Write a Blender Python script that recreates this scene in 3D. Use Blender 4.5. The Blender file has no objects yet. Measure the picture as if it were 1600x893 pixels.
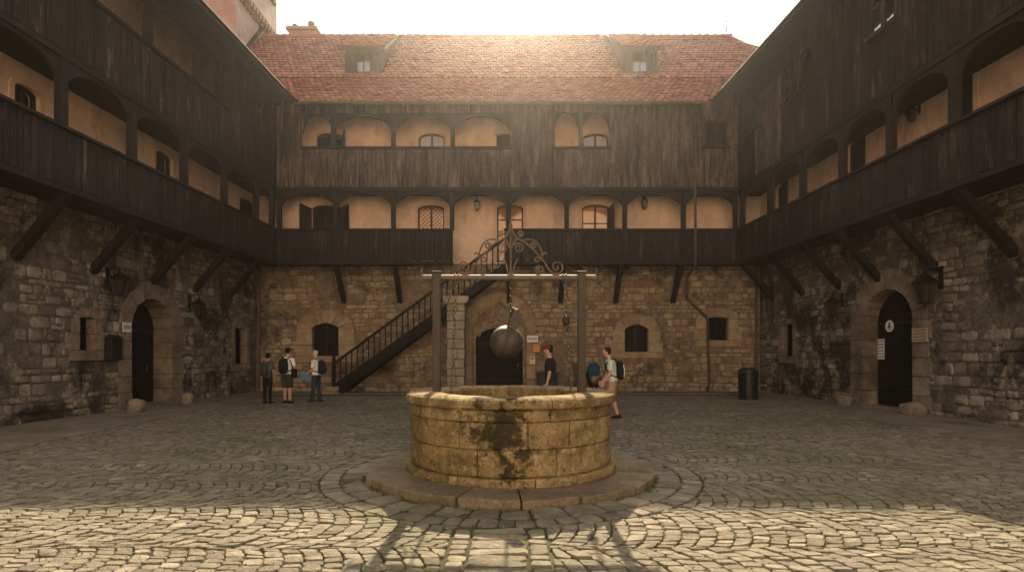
import bpy, math, random
from mathutils import Vector, noise as mnoise
random.seed(7)
SC = bpy.context.scene
COL = SC.collection
PI = math.pi
R = math.radians
F, CX, HY, EYE = 890.0, 792.0, 551.0, 1.62      # focal length in photo pixels, vanishing point, eye height
def U(a, b): return random.uniform(a, b)
def lerp(a, b, t): return a + (b - a) * t

# ------------------------------------------------------------------ frames (a wall's own axes: u along it, n into the courtyard, z up)
class Frame:
    def __init__(s, ox, oy, ux, uy, nx, ny):
        l = math.hypot(ux, uy); m = math.hypot(nx, ny)
        s.ox, s.oy, s.ux, s.uy, s.nx, s.ny = ox, oy, ux / l, uy / l, nx / m, ny / m
    def P(s, u, n, z): return (s.ox + u * s.ux + n * s.nx, s.oy + u * s.uy + n * s.ny, z)
    def upx(s, px, n=0.0):
        k = (px - CX) / F
        return (k * (s.oy + n * s.ny) - s.ox - n * s.nx) / (s.ux - k * s.uy)
    def zpx(s, u, n, py): return EYE + (HY - py) * s.P(u, n, 0)[1] / F
    def at(s, px, py, n=0.0):
        u = s.upx(px, n); return u, s.zpx(u, n, py)
BK = Frame(0, 23.6, 1, 0, 0, -1)
LF = Frame(-10.4, 23.6, -0.046, -1, 1, -0.046)
RT = Frame(10.5, 23.6, 0.036, -1, -1, -0.036)
WORLD = Frame(0, 0, 1, 0, 0, 1)

# ------------------------------------------------------------------ mesh builder
class MB:
    def __init__(s): s.v = []; s.f = []
    def add(s, vs, fs):
        b = len(s.v); s.v.extend(vs); s.f.extend([tuple(i + b for i in f) for f in fs]); return s
    def hexa(s, c):   # 8 corners: 4 bottom loop, 4 top loop
        return s.add(c, [(3, 2, 1, 0), (4, 5, 6, 7), (0, 1, 5, 4), (1, 2, 6, 5), (2, 3, 7, 6), (3, 0, 4, 7)])
    def box(s, fr, u0, u1, n0, n1, z0, z1):
        P = fr.P
        return s.hexa([P(u0, n0, z0), P(u1, n0, z0), P(u1, n1, z0), P(u0, n1, z0), P(u0, n0, z1), P(u1, n0, z1), P(u1, n1, z1), P(u0, n1, z1)])
    def prism(s, fr, poly, n0, n1):   # polygon in (u,z) given thickness along n
        k = len(poly)
        vs = [fr.P(u, n0, z) for u, z in poly] + [fr.P(u, n1, z) for u, z in poly]
        fs = [tuple(range(k))[::-1], tuple(range(k, 2 * k))] + [(i, (i + 1) % k, k + (i + 1) % k, k + i) for i in range(k)]
        return s.add(vs, fs)
    def bar(s, a, b, w, h=None, up=(0, 0, 1)):   # square bar between two points
        h = h or w
        a, b = Vector(a), Vector(b); d = (b - a).normalized(); upv = Vector(up)
        if abs(d.dot(upv)) > .98: upv = Vector((0, 1, 0))
        x = d.cross(upv).normalized() * w / 2; y = x.cross(d).normalized() * h / 2
        c = [a - x - y, a + x - y, a + x + y, a - x + y, b - x - y, b + x - y, b + x + y, b - x + y]
        return s.hexa([tuple(q) for q in c])
    def tube(s, pts, r, sides=8, cap=True):
        pts = [Vector(p) for p in pts]; n = len(pts)
        rs = r if isinstance(r, (list, tuple)) else [r] * n
        t0 = (pts[1] - pts[0]).normalized()
        ref = Vector((0, 0, 1)) if abs(t0.z) < .9 else Vector((1, 0, 0))
        x = t0.cross(ref).normalized(); vs = []
        for i, p in enumerate(pts):
            t = (pts[min(i + 1, n - 1)] - pts[max(i - 1, 0)]).normalized()
            x = (x - t * x.dot(t)).normalized(); y = t.cross(x)
            for k in range(sides):
                a = 2 * PI * k / sides
                vs.append(tuple(p + (x * math.cos(a) + y * math.sin(a)) * rs[i]))
        fs = []
        for i in range(n - 1):
            for k in range(sides):
                k2 = (k + 1) % sides
                fs.append((i * sides + k, i * sides + k2, (i + 1) * sides + k2, (i + 1) * sides + k))
        if cap: fs += [tuple(range(sides))[::-1], tuple(range((n - 1) * sides, n * sides))]
        return s.add(vs, fs)
    def lathe(s, c, prof, sides=24, a0=0, a1=2 * PI):   # prof: (radius, z)
        cx, cy, cz = c; full = abs(a1 - a0 - 2 * PI) < 1e-6; m = sides if full else sides + 1
        vs = [(cx + r * math.cos(a0 + (a1 - a0) * k / sides), cy + r * math.sin(a0 + (a1 - a0) * k / sides), cz + z) for r, z in prof for k in range(m)]
        fs = []
        for i in range(len(prof) - 1):
            for k in range(sides):
                k2 = (k + 1) % m
                fs.append((i * m + k, i * m + k2, (i + 1) * m + k2, (i + 1) * m + k))
        return s.add(vs, fs)
    def ell(s, c, rx, ry, rz, seg=12, rings=8):
        vs = []; fs = []
        for i in range(rings + 1):
            t = PI * i / rings
            for k in range(seg):
                a = 2 * PI * k / seg
                vs.append((c[0] + rx * math.sin(t) * math.cos(a), c[1] + ry * math.sin(t) * math.sin(a), c[2] + rz * math.cos(t)))
        for i in range(rings):
            for k in range(seg):
                k2 = (k + 1) % seg
                fs.append((i * seg + k, (i + 1) * seg + k, (i + 1) * seg + k2, i * seg + k2))
        return s.add(vs, fs)
    def build(s, name, mat, parent=None, smooth=False, fix=True, bevel=0, org=None):
        me = bpy.data.meshes.new(name)
        if org is None:
            org = (0, 0, 0)
            p = parent
            while p is not None:
                org = tuple(org[i] + p.location[i] for i in range(3)); p = p.parent
        vs = [(v[0] - org[0], v[1] - org[1], v[2] - org[2]) for v in s.v]
        me.from_pydata(vs, [], s.f)
        if fix and len(s.f) < 60000:
            import bmesh
            b = bmesh.new(); b.from_mesh(me); bmesh.ops.recalc_face_normals(b, faces=b.faces[:]); b.to_mesh(me); b.free()
        if smooth: me.polygons.foreach_set('use_smooth', [True] * len(me.polygons))
        me.materials.append(mat)
        o = bpy.data.objects.new(name, me); COL.objects.link(o)
        if parent is not None: o.parent = parent
        if bevel:
            m = o.modifiers.new('soft_edge', 'BEVEL'); m.width = bevel; m.segments = 2; m.limit_method = 'ANGLE'
        return o

def tag(o, label=None, cat=None, group=None, kind=None):
    if label: o['label'] = label
    if cat: o['category'] = cat
    if group: o['group'] = group
    if kind: o['kind'] = kind
    return o
def thing(name, loc, label, cat, group=None, rz=0):
    o = bpy.data.objects.new(name, None); COL.objects.link(o)
    o.location = loc; o.rotation_euler.z = rz; o.empty_display_size = .2
    return tag(o, label, cat, group)
def copy_tree(o, parent=None):
    c = o.copy(); COL.objects.link(c)
    if parent is not None: c.parent = parent
    for ch in list(o.children): copy_tree(ch, c)
    return c

# ------------------------------------------------------------------ materials
def new_mat(name):
    m = bpy.data.materials.new(name); m.use_nodes = True
    nt = m.node_tree; b = nt.nodes['Principled BSDF']
    return m, nt, b
def nd(nt, t, **kw):
    n = nt.nodes.new(t)
    for k, v in kw.items():
        if k.startswith('i_'):
            key = k[2:].replace('_', ' ')
            n.inputs[key].default_value = v
        else: setattr(n, k, v)
    return n
def ramp(nt, src, stops, interp='LINEAR'):
    r = nt.nodes.new('ShaderNodeValToRGB'); r.color_ramp.interpolation = interp
    e = r.color_ramp.elements
    if len(stops) == 1: stops = [stops[0], (1.0, stops[0][1])]
    while len(e) < len(stops): e.new(.5)
    for i, (p, c) in enumerate(stops):
        e[i].position = p
        e[i].color = (c, c, c, 1) if isinstance(c, (int, float)) else (*c, 1)
    nt.links.new(src, r.inputs[0]); return r.outputs[0]
def mix(nt, a, b, fac, mode='MIX'):
    m = nt.nodes.new('ShaderNodeMix'); m.data_type = 'RGBA'; m.blend_type = mode
    for sock, val in ((m.inputs[6], a), (m.inputs[7], b), (m.inputs[0], fac)):
        if isinstance(val, bpy.types.NodeSocket): nt.links.new(val, sock)
        elif isinstance(val, tuple): sock.default_value = (*val, 1)
        else: sock.default_value = val
    return m.outputs[2]
def math_(nt, op, a, b=0.0):
    m = nt.nodes.new('ShaderNodeMath'); m.operation = op; m.use_clamp = False
    for i, v in enumerate((a, b)):
        if isinstance(v, bpy.types.NodeSocket): nt.links.new(v, m.inputs[i])
        else: m.inputs[i].default_value = v
    return m.outputs[0]
def coords(nt, scale=(1, 1, 1), island=0.0):
    tc = nt.nodes.new('ShaderNodeTexCoord'); mp = nt.nodes.new('ShaderNodeMapping')
    mp.inputs['Scale'].default_value = scale
    nt.links.new(tc.outputs['Object'], mp.inputs['Vector'])
    if island:
        g = nt.nodes.new('ShaderNodeNewGeometry'); v = nt.nodes.new('ShaderNodeVectorMath'); v.operation = 'MULTIPLY_ADD'
        cb = nt.nodes.new('ShaderNodeCombineXYZ')
        for i in range(3): nt.links.new(math_(nt, 'MULTIPLY', g.outputs['Random Per Island'], island * (1 + i * .37)), cb.inputs[i])
        va = nt.nodes.new('ShaderNodeVectorMath'); va.operation = 'ADD'
        nt.links.new(mp.outputs[0], va.inputs[0]); nt.links.new(cb.outputs[0], va.inputs[1]); return va.outputs[0]
    return mp.outputs[0]
def nz(nt, vec, scale, detail=6, rough=.6, dist=0.0):
    n = nt.nodes.new('ShaderNodeTexNoise'); n.inputs['Scale'].default_value = scale; n.inputs['Detail'].default_value = detail
    n.inputs['Roughness'].default_value = rough; n.inputs['Distortion'].default_value = dist
    nt.links.new(vec, n.inputs['Vector']); return n.outputs['Fac']
def island(nt): return nt.nodes.new('ShaderNodeNewGeometry').outputs['Random Per Island']
def bump(nt, bsdf, h, strength=.5, dist=.02):
    b = nt.nodes.new('ShaderNodeBump'); b.inputs['Strength'].default_value = strength; b.inputs['Distance'].default_value = dist
    nt.links.new(h, b.inputs['Height']); nt.links.new(b.outputs[0], bsdf.inputs['Normal'])
def fin(nt, b, col, rough=.85, spec=.3):
    if isinstance(col, tuple): b.inputs['Base Color'].default_value = (*col, 1)
    else: nt.links.new(col, b.inputs['Base Color'])
    b.inputs['Roughness'].default_value = rough; b.inputs['Specular IOR Level'].default_value = spec

def plain(name, col, rough=.6, metal=0.0, spec=.4, var=.12, scale=6, bmp=.1):
    m, nt, b = new_mat(name)
    v = coords(nt); n = nz(nt, v, scale)
    c = mix(nt, tuple(x * (1 - var) for x in col), tuple(min(1, x * (1 + var)) for x in col), ramp(nt, n, [(.3, 0), (.7, 1)]))
    fin(nt, b, c, rough, spec); b.inputs['Metallic'].default_value = metal
    if bmp: bump(nt, b, nz(nt, v, scale * 12), bmp, .005)
    return m

def m_stone(name, pal, mott=.35, stain=(.035, .03, .026), stain_lo=.56, stain_hi=.68, stain_amt=.8, stain_scale=.55, fine=14, bmp=.9, lichen=None, lime=0.0):
    m, nt, b = new_mat(name)
    g = island(nt)
    base = ramp(nt, g, [(i / max(1, len(pal) - 1), c) for i, c in enumerate(pal)])
    v = coords(nt, island=9.0); vg = coords(nt)
    n1 = nz(nt, v, 3.2, 8, .65)
    c = mix(nt, base, mix(nt, base, (0, 0, 0), mott, 'MIX'), ramp(nt, n1, [(.35, 1), (.62, 0)]))
    n2 = nz(nt, v, fine, 8, .7)
    c = mix(nt, c, mix(nt, c, (.62, .52, .40), .22), ramp(nt, n2, [(.5, 0), (.72, 1)]))
    c = mix(nt, c, mix(nt, c, (.02, .017, .014), .7), ramp(nt, nz(nt, v, fine * 2.3, 4, .6), [(.60, 0), (.70, 1)]))
    st = nz(nt, vg, stain_scale, 9, .68, .4)
    c = mix(nt, c, stain, math_(nt, 'MULTIPLY', ramp(nt, st, [(stain_lo, 0), (stain_hi, 1)]), stain_amt))
    if lime:
        lm = math_(nt, 'ADD', math_(nt, 'MULTIPLY', nz(nt, vg, 1.5, 6, .6, .2), .6), math_(nt, 'MULTIPLY', nz(nt, vg, 9, 9, .8), .4))
        c = mix(nt, c, (.44, .375, .30), math_(nt, 'MULTIPLY', ramp(nt, lm, [(.535, 0), (.60, 1)]), lime))
    if lichen:
        c = mix(nt, c, lichen, math_(nt, 'MULTIPLY', ramp(nt, nz(nt, vg, 2.1, 9, .75, .6), [(.58, 0), (.66, 1)]), .55))
    fin(nt, b, c, .92, .15)
    h = math_(nt, 'ADD', nz(nt, v, 7, 8, .7), math_(nt, 'MULTIPLY', n2, .5))
    bump(nt, b, h, bmp, .03)
    return m

def m_wood(name, pal, stretch=(14, 14, .9), streak=None, streak_lo=.5, streak_hi=.72, rough=.8, bmp=.5, knots=True):
    m, nt, b = new_mat(name)
    base = ramp(nt, island(nt), [(i / max(1, len(pal) - 1), c) for i, c in enumerate(pal)])
    v = coords(nt, stretch, island=23.0)
    g1 = nz(nt, v, 1.0, 8, .65, .6)
    c = mix(nt, base, mix(nt, base, (.004, .003, .002), .75), ramp(nt, g1, [(.42, 1), (.58, 0)]))
    if streak:
        g2 = nz(nt, coords(nt, (3.0, 3.0, .55)), 1.0, 8, .75, .5)
        amt = math_(nt, 'MULTIPLY', ramp(nt, g2, [(streak_lo, 0), (streak_hi, 1)]), ramp(nt, g1, [(.38, .1), (.6, 1)]))
        c = mix(nt, c, streak, amt)
    if knots:
        k = nz(nt, coords(nt, (6, 6, 8), island=11.0), 1.0, 3, .5, 1.2)
        c = mix(nt, c, (.006, .005, .004), ramp(nt, k, [(.63, 0), (.68, .9)]))
    fin(nt, b, c, rough, .25)
    bump(nt, b, g1, bmp, .012)
    return m

M = {}
M['stone_back'] = m_stone('rubble_warm', [(.22, .155, .10), (.44, .325, .21), (.33, .23, .15), (.55, .43, .295), (.26, .19, .125), (.46, .345, .23), (.38, .26, .175)], stain_lo=.54, stain_hi=.62, stain_amt=.8, lime=.5, mott=.45, bmp=1.2)
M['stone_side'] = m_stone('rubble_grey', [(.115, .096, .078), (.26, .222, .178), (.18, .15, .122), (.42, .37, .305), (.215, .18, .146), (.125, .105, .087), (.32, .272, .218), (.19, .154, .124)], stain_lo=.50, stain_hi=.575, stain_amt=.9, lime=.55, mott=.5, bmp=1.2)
M['mortar_back'] = m_stone('mortar_warm', [(.24, .17, .11)], mott=.5, stain_amt=.8)
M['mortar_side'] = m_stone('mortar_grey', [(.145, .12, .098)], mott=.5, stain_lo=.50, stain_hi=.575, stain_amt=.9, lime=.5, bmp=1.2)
M['dressed'] = m_stone('dressed_stone', [(.25, .17, .105), (.40, .29, .185), (.31, .20, .13), (.43, .325, .215), (.34, .24, .15)], mott=.35, stain_amt=.45, stain_lo=.56, fine=20, bmp=.5)
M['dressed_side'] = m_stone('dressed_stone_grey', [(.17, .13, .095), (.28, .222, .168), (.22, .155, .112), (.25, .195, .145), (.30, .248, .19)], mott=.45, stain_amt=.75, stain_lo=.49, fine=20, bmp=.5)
M['pale_block'] = m_stone('pale_limestone', [(.36, .29, .21), (.44, .36, .27), (.32, .26, .19)], mott=.4, stain_amt=.6, stain_lo=.5, bmp=.6)
M['boulder'] = m_stone('boulder_stone', [(.24, .19, .145)], mott=.45, bmp=.8)
M['step'] = m_stone('step_stone', [(.15, .118, .083), (.19, .15, .107), (.165, .13, .092), (.215, .172, .124)], mott=.35, stain=(.05, .045, .02), stain_lo=.5, stain_hi=.66, stain_amt=.5, stain_scale=1.6, fine=22, bmp=.8)
M['paving'] = m_stone('slab_paving', [(.17, .14, .11), (.22, .18, .14), (.19, .16, .125), (.24, .20, .155)], mott=.3, stain=(.05, .05, .03), stain_amt=.5, stain_lo=.5, fine=18, bmp=.4)
M['cobble'] = m_stone('cobble_stone', [(.14, .128, .10), (.22, .20, .156), (.18, .164, .13), (.26, .235, .182), (.16, .147, .116), (.29, .262, .205)], mott=.5, stain=(.07, .08, .03), stain_lo=.48, stain_hi=.68, stain_amt=.65, stain_scale=.35, fine=40, bmp=1.2)

def m_ground():
    m, nt, b = new_mat('mossy_joint_earth')
    v = coords(nt)
    c = mix(nt, (.032, .028, .019), (.072, .072, .024), ramp(nt, nz(nt, v, 1.3, 8, .7), [(.40, 0), (.62, 1)]))
    c = mix(nt, c, (.02, .016, .011), ramp(nt, nz(nt, v, 9, 6, .7), [(.5, 0), (.68, .8)]))
    fin(nt, b, c, .95, .1); bump(nt, b, nz(nt, v, 60, 6, .7), .8, .02); return m
M['ground'] = m_ground()

def m_well():
    m, nt, b = new_mat('well_stone')
    base = ramp(nt, island(nt), [(0, (.345, .245, .125)), (.3, (.46, .34, .185)), (.6, (.285, .20, .10)), (.8, (.43, .325, .19)), (1, (.36, .25, .13))])
    v = coords(nt)
    c = mix(nt, base, (.085, .055, .025), math_(nt, 'MULTIPLY', ramp(nt, nz(nt, v, 2.2, 10, .74, .5), [(.40, 1), (.60, 0)]), .8))
    c = mix(nt, c, (.55, .46, .32), ramp(nt, nz(nt, v, 12, 10, .82), [(.53, 0), (.64, .75)]))
    c = mix(nt, c, (.05, .035, .018), ramp(nt, nz(nt, v, 30, 5, .7), [(.57, 0), (.64, .85)]))
    # yellow-green algae in vertical streaks
    c = mix(nt, c, (.17, .17, .03), math_(nt, 'MULTIPLY', ramp(nt, nz(nt, coords(nt, (3.2, 3.2, .8)), 1.0, 9, .75, .5), [(.52, 0), (.66, 1)]), .7))
    # black lichen: a patch on the front face plus scattered specks
    tc = nt.nodes.new('ShaderNodeTexCoord'); vm = nt.nodes.new('ShaderNodeVectorMath'); vm.operation = 'DISTANCE'
    nt.links.new(tc.outputs['Object'], vm.inputs[0]); vm.inputs[1].default_value = (-.2, -1.33, .72)
    patch = ramp(nt, vm.outputs['Value'], [(.10, .15), (.70, 0)])
    dn = math_(nt, 'ADD', math_(nt, 'ADD', math_(nt, 'MULTIPLY', nz(nt, v, 2.6, 6, .6, .15), .55), math_(nt, 'MULTIPLY', nz(nt, v, 13, 9, .8), .45)), patch)
    c = mix(nt, c, (.024, .019, .012), math_(nt, 'MULTIPLY', ramp(nt, dn, [(.565, 0), (.625, 1)]), .9))
    fin(nt, b, c, .93, .12)
    h = math_(nt, 'ADD', nz(nt, v, 9, 10, .75), math_(nt, 'MULTIPLY', nz(nt, v, 40, 6, .7), .7))
    bump(nt, b, h, 1.0, .045); return m
M['well'] = m_well()

def m_plaster(name, col, dirt=.5):
    m, nt, b = new_mat(name); v = coords(nt)
    c = mix(nt, col, tuple(x * .72 for x in col), ramp(nt, nz(nt, v, 1.2, 8, .7, .3), [(.4, 0), (.68, 1)]))
    c = mix(nt, c, (.16, .11, .075), math_(nt, 'MULTIPLY', ramp(nt, nz(nt, coords(nt, (1.5, 1.5, .6)), 1.4, 9, .75), [(.52, 0), (.72, 1)]), dirt))
    fin(nt, b, c, .95, .1); c2 = mix(nt, c, tuple(x * .55 for x in col), ramp(nt, nz(nt, v, 5, 10, .8, .4), [(.58, 0), (.66, .5)])); fin(nt, b, c2, .95, .1)
    bump(nt, b, nz(nt, v, 16, 8, .7), .35, .02); return m
M['plaster'] = m_plaster('warm_plaster', (.80, .555, .40))
M['plaster_shade'] = m_plaster('shade_toned_plaster', (.60, .44, .31), .5)  # shade deep inside the upper side galleries, put into a darker plaster colour
M['plaster_band'] = m_plaster('ochre_plaster_band', (.72, .50, .325), .2)
M['plaster_pink'] = m_plaster('pink_plaster', (.62, .36, .26), .25)
M['plaster_grey'] = m_plaster('grey_plaster', (.52, .43, .36), .3)

M['wood_dark'] = m_wood('dark_board', [(.011, .0086, .0073), (.022, .0165, .0133), (.015, .0118, .010), (.029, .0215, .017), (.009, .0073, .0066)], streak=(.15, .118, .092), streak_lo=.53, streak_hi=.74, bmp=.8)
M['wood_frame'] = m_wood('dark_timber', [(.018, .0135, .0105)], stretch=(9, 9, 1.2), knots=False)
M['wood_beam'] = m_wood('dark_beam', [(.018, .0135, .0105), (.022, .016, .0125)], stretch=(2, 2, 9), knots=False)
M['wood_weather'] = m_wood('weathered_board', [(.045, .032, .025), (.10, .074, .056), (.060, .043, .034), (.125, .09, .066), (.04, .029, .024), (.085, .058, .042)], streak=(.24, .175, .12), streak_lo=.45, streak_hi=.66, bmp=.8)
M['wood_door'] = m_wood('door_plank', [(.012, .009, .0075), (.015, .011, .009)], knots=False)
M['wood_brown'] = m_wood('brown_window_wood', [(.05, .027, .018)], knots=False)
M['wood_dormer'] = m_wood('grey_dormer_wood', [(.055, .042, .033), (.07, .053, .041)], streak=(.12, .095, .072), knots=False)

def m_tile():
    m, nt, b = new_mat('clay_tile')
    base = ramp(nt, island(nt), [(0, (.27, .085, .05)), (.2, (.44, .175, .11)), (.45, (.36, .125, .075)), (.7, (.50, .23, .15)), (.9, (.31, .105, .065)), (1, (.19, .07, .047))])
    v = coords(nt)
    c = mix(nt, base, (.40, .24, .17), ramp(nt, nz(nt, v, .7, 8, .7), [(.45, 0), (.7, .55)]))
    c = mix(nt, c, (.10, .045, .03), ramp(nt, nz(nt, v, 7, 7, .7), [(.55, 0), (.75, .65)]))
    fin(nt, b, c, .72, .35); bump(nt, b, nz(nt, v, 22, 6, .7), .4, .01); return m
M['tile'] = m_tile()
M['iron'] = plain('black_iron', (.020, .017, .015), .5, .6, .5)
M['bronze'] = plain('brown_painted_steel', (.030, .019, .0135), .6, .0, .35, var=.3, scale=9)
M['rust'] = plain('rusty_steel', (.11, .08, .058), .62, .1, .3, var=.35, scale=14, bmp=.25)
M['chain'] = plain('dark_chain_iron', (.04, .031, .025), .65, .1, .3)
M['ball'] = plain('worn_iron_ball', (.042, .034, .028), .52, .2, .5, var=.4, scale=7, bmp=.35)
M['copper'] = plain('brown_copper', (.085, .05, .036), .5, .2, .5, var=.25)
M['lead'] = plain('dark_gutter_metal', (.022, .019, .017), .8, 0, .05)
M['white'] = plain('white_enamel', (.72, .70, .66), .5)
M['cream'] = plain('cream_stone_plaque', (.34, .27, .19), .7)
M['black'] = plain('black_plastic', (.014, .014, .015), .45)
M['ink'] = plain('dark_ink', (.02, .02, .02), .7, bmp=0)
M['red'] = plain('red_print', (.55, .05, .03), .5, bmp=0)
M['orange'] = plain('orange_metal', (.62, .28, .06), .5)
M['blue'] = plain('blue_card', (.03, .17, .34), .6)
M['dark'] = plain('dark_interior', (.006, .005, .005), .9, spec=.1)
M['terracotta'] = plain('terracotta_pot', (.22, .12, .08), .8)
M['chimney'] = m_plaster('chimney_render', (.50, .36, .25), .4)
def m_glass(name, col, rough=.06, ior=3.4):
    m, nt, b = new_mat(name); fin(nt, b, col, rough, .5); b.inputs['IOR'].default_value = ior
    bump(nt, b, nz(nt, coords(nt), 2.2, 3, .5), .06, .05); return m
M['glass'] = m_glass('window_glass', (.012, .014, .016))
M['glass_sky_reflect'] = m_glass('sky_reflection_glass', (.52, .52, .53), .1, 1.6)  # white sky reflection of the upper panes, put into the base colour
M['glass_warm_reflect'] = m_glass('warm_reflection_glass', (.42, .175, .065), .14, 1.9)  # amber base colour stands in for the warm reflection in the lower panes
M['lamp_glass'] = m_glass('lamp_glass', (.035, .03, .025), .3, 1.5)
def cloth(name, col): return plain(name, col, .9, 0, .1, var=.18, scale=14, bmp=.3)
M['skin'] = plain('skin', (.50, .29, .20), .55, var=.08, bmp=0)
M['c_white'] = cloth('white_cotton', (.70, .69, .68)); M['c_grey'] = cloth('grey_cotton', (.09, .09, .095)); M['c_black'] = cloth('black_cotton', (.018, .018, .02))
M['c_short'] = cloth('dark_brown_shorts', (.05, .042, .038)); M['c_jean'] = cloth('navy_denim', (.035, .045, .075)); M['c_mint'] = cloth('pale_mint_cotton', (.52, .60, .52))
M['c_tan'] = cloth('tan_shorts', (.38, .25, .18)); M['c_hair'] = cloth('dark_hair', (.018, .012, .009)); M['c_fair'] = cloth('fair_hair', (.48, .40, .30)); M['c_red'] = cloth('red_cap', (.13, .032, .028))
M['c_bag'] = cloth('black_nylon', (.016, .016, .018)); M['c_bag2'] = cloth('olive_nylon', (.045, .045, .035)); M['c_bagn'] = cloth('navy_nylon', (.02, .025, .045)); M['c_blue'] = cloth('blue_canvas', (.02, .06, .105))
# ------------------------------------------------------------------ wall pieces
def outl(uc, w, z0, zs, zc, k=10, jamb=None):
    """open outline: up the left jamb, over the arch, down the right jamb"""
    pts = [(uc - w / 2, z0)]
    for z in (jamb or []): pts.append((uc - w / 2, z))
    for i in range(k + 1):
        a = PI - PI * i / k
        pts.append((uc + w / 2 * math.cos(a), zs + (zc - zs) * math.sin(a)))
    for z in reversed(jamb or []): pts.append((uc + w / 2, z))
    pts.append((uc + w / 2, z0)); return pts
def ring(mb, fr, inn, out, n0, n1, cuts=None, gap=.011):
    """stones between two outlines of equal length, cut into separate blocks at the listed indices"""
    k = len(inn); cuts = sorted(set([0] + (cuts if cuts is not None else []) + [k - 1]))
    for a, b in zip(cuts[:-1], cuts[1:]):
        I = [inn[i] for i in range(a, b + 1)]; O = [out[i] for i in range(a, b + 1)]
        def sh(P, e0, e1):
            d = math.hypot(e1[0] - e0[0], e1[1] - e0[1]) or 1; return (e0[0] + (e1[0] - e0[0]) * gap / d, e0[1] + (e1[1] - e0[1]) * gap / d)
        if cuts and len(cuts) > 2:
            I[0] = sh(I, I[0], I[1]); O[0] = sh(O, O[0], O[1]); I[-1] = sh(I, I[-1], I[-2]); O[-1] = sh(O, O[-1], O[-2])
        dn = U(-.006, .006) if len(cuts) > 2 else 0
        m = len(I); vs = []
        for n in (n0, n1 + dn):
            vs += [fr.P(u, n, z) for u, z in I] + [fr.P(u, n, z) for u, z in O]
        fs = []
        for i in range(m - 1):
            fs += [(i, i + 1, m + i + 1, m + i), (2 * m + i, 3 * m + i, 3 * m + i + 1, 2 * m + i + 1),
                   (i, 2 * m + i, 2 * m + i + 1, i + 1), (m + i, m + i + 1, 3 * m + i + 1, 3 * m + i)]
        fs += [(0, m, 3 * m, 2 * m), (m - 1, 3 * m - 1, 4 * m - 1, 2 * m - 1)]
        mb.add(vs, fs)
    return mb
def panel(mb, fr, u0, u1, z0, z1, holes, n=0.0, depth=.5, step=None):
    """wall face with rectangular holes and their reveals"""
    us = sorted(set([u0, u1] + [x for h in holes for x in h[:2] if u0 < x < u1])); zs = sorted(set([z0, z1] + [x for h in holes for x in h[2:] if z0 < x < z1]))
    for a, b in zip(us[:-1], us[1:]):
        for c, d in zip(zs[:-1], zs[1:]):
            um, zm = (a + b) / 2, (c + d) / 2
            if any(h[0] < um < h[1] and h[2] < zm < h[3] for h in holes): continue
            mb.add([fr.P(a, n, c), fr.P(b, n, c), fr.P(b, n, d), fr.P(a, n, d)], [(0, 1, 2, 3)])
    for h in holes:
        a, b, c, d = h; P = fr.P; m = n - depth
        mb.add([P(a, n, c), P(b, n, c), P(b, n, d), P(a, n, d), P(a, m, c), P(b, m, c), P(b, m, d), P(a, m, d)], [(0, 1, 5, 4), (1, 2, 6, 5), (2, 3, 7, 6), (3, 0, 4, 7)])
    return mb
def rubble(mb, fr, u0, u1, z0, z1, excl, rows=(.15, .33), wid=(.17, .5), prot=(.008, .034), seed=1, skip=.07):
    rn = random.Random(seed); z = z0; row = 0
    def stone(ua, ub, za, zb):
        w, h = (ub - ua) / 2 - .008, (zb - za) / 2 - .008
        if w < .035 or h < .03: return
        uc, zc = (ua + ub) / 2, (za + zb) / 2; p = rn.uniform(*prot); K = 14; ex = rn.uniform(.36, .62); out = []
        for i in range(K):
            a = 2 * PI * i / K + .1; cx, sx = math.cos(a), math.sin(a)
            j = 1 + rn.uniform(-.09, .05)
            out.append((math.copysign(abs(cx) ** ex, cx) * w * j, math.copysign(abs(sx) ** ex, sx) * h * j))
        tl, tt = rn.uniform(-.012, .012), rn.uniform(-.012, .012)
        vs = []
        for sc, nn in ((1.02, -.02), (.98, p * .45), (.90, p * .9), (.55, p * 1.02)):
            for x, y in out:
                uu = uc + x * sc; zz = zc + y * sc
                zz += .05 * mnoise.noise((uu * .55, zz * .8, seed * 3.1))
                k = nn + (0 if nn < 0 else (x / w * tl + y / h * tt) + .006 * mnoise.noise((uu * 9, zz * 9, seed)))
                vs.append(fr.P(uu, k, zz))
        zz = zc + .05 * mnoise.noise((uc * .55, zc * .8, seed * 3.1))
        vs.append(fr.P(uc, p * 1.03, zz)); fs = []
        for r in range(3):
            for i in range(K):
                i2 = (i + 1) % K; fs.append((r * K + i, r * K + i2, (r + 1) * K + i2, (r + 1) * K + i))
        for i in range(K): fs.append((3 * K + i, 3 * K + (i + 1) % K, 4 * K))
        mb.add(vs, fs)
    while z < z1 - .05:
        h = min(rn.uniform(*rows), z1 - z)
        if z1 - z - h < .1: h = z1 - z
        iv = [(u0, u1)]
        for e in excl:
            q = e(z, z + h)
            if not q: continue
            nv = []
            for a, b in iv:
                if q[1] <= a or q[0] >= b: nv.append((a, b)); continue
                if q[0] > a: nv.append((a, q[0]))
                if q[1] < b: nv.append((q[1], b))
            iv = nv
        for a, b in iv:
            u = a
            while u < b - .03:
                w = rn.uniform(*wid) * (.75 + .5 * h / .3)
                if b - u - w < .14: w = b - u
                t = rn.random()
                pz = mnoise.noise((u * .35, z * .5, seed * 7.7))
                if t < skip or (pz > .22 and t < .72): pass
                elif t < skip + .16 and h > .2:
                    m = z + h * rn.uniform(.38, .62); stone(u, u + w, z, m)
                    if w > .3:
                        q = u + w * rn.uniform(.35, .65); stone(u, q, m, z + h); stone(q, u + w, m, z + h)
                    else: stone(u, u + w, m, z + h)
                else: stone(u, u + w, z + rn.uniform(0, .012), z + h - rn.uniform(0, .02))
                u += w
        z += h; row += 1
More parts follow.
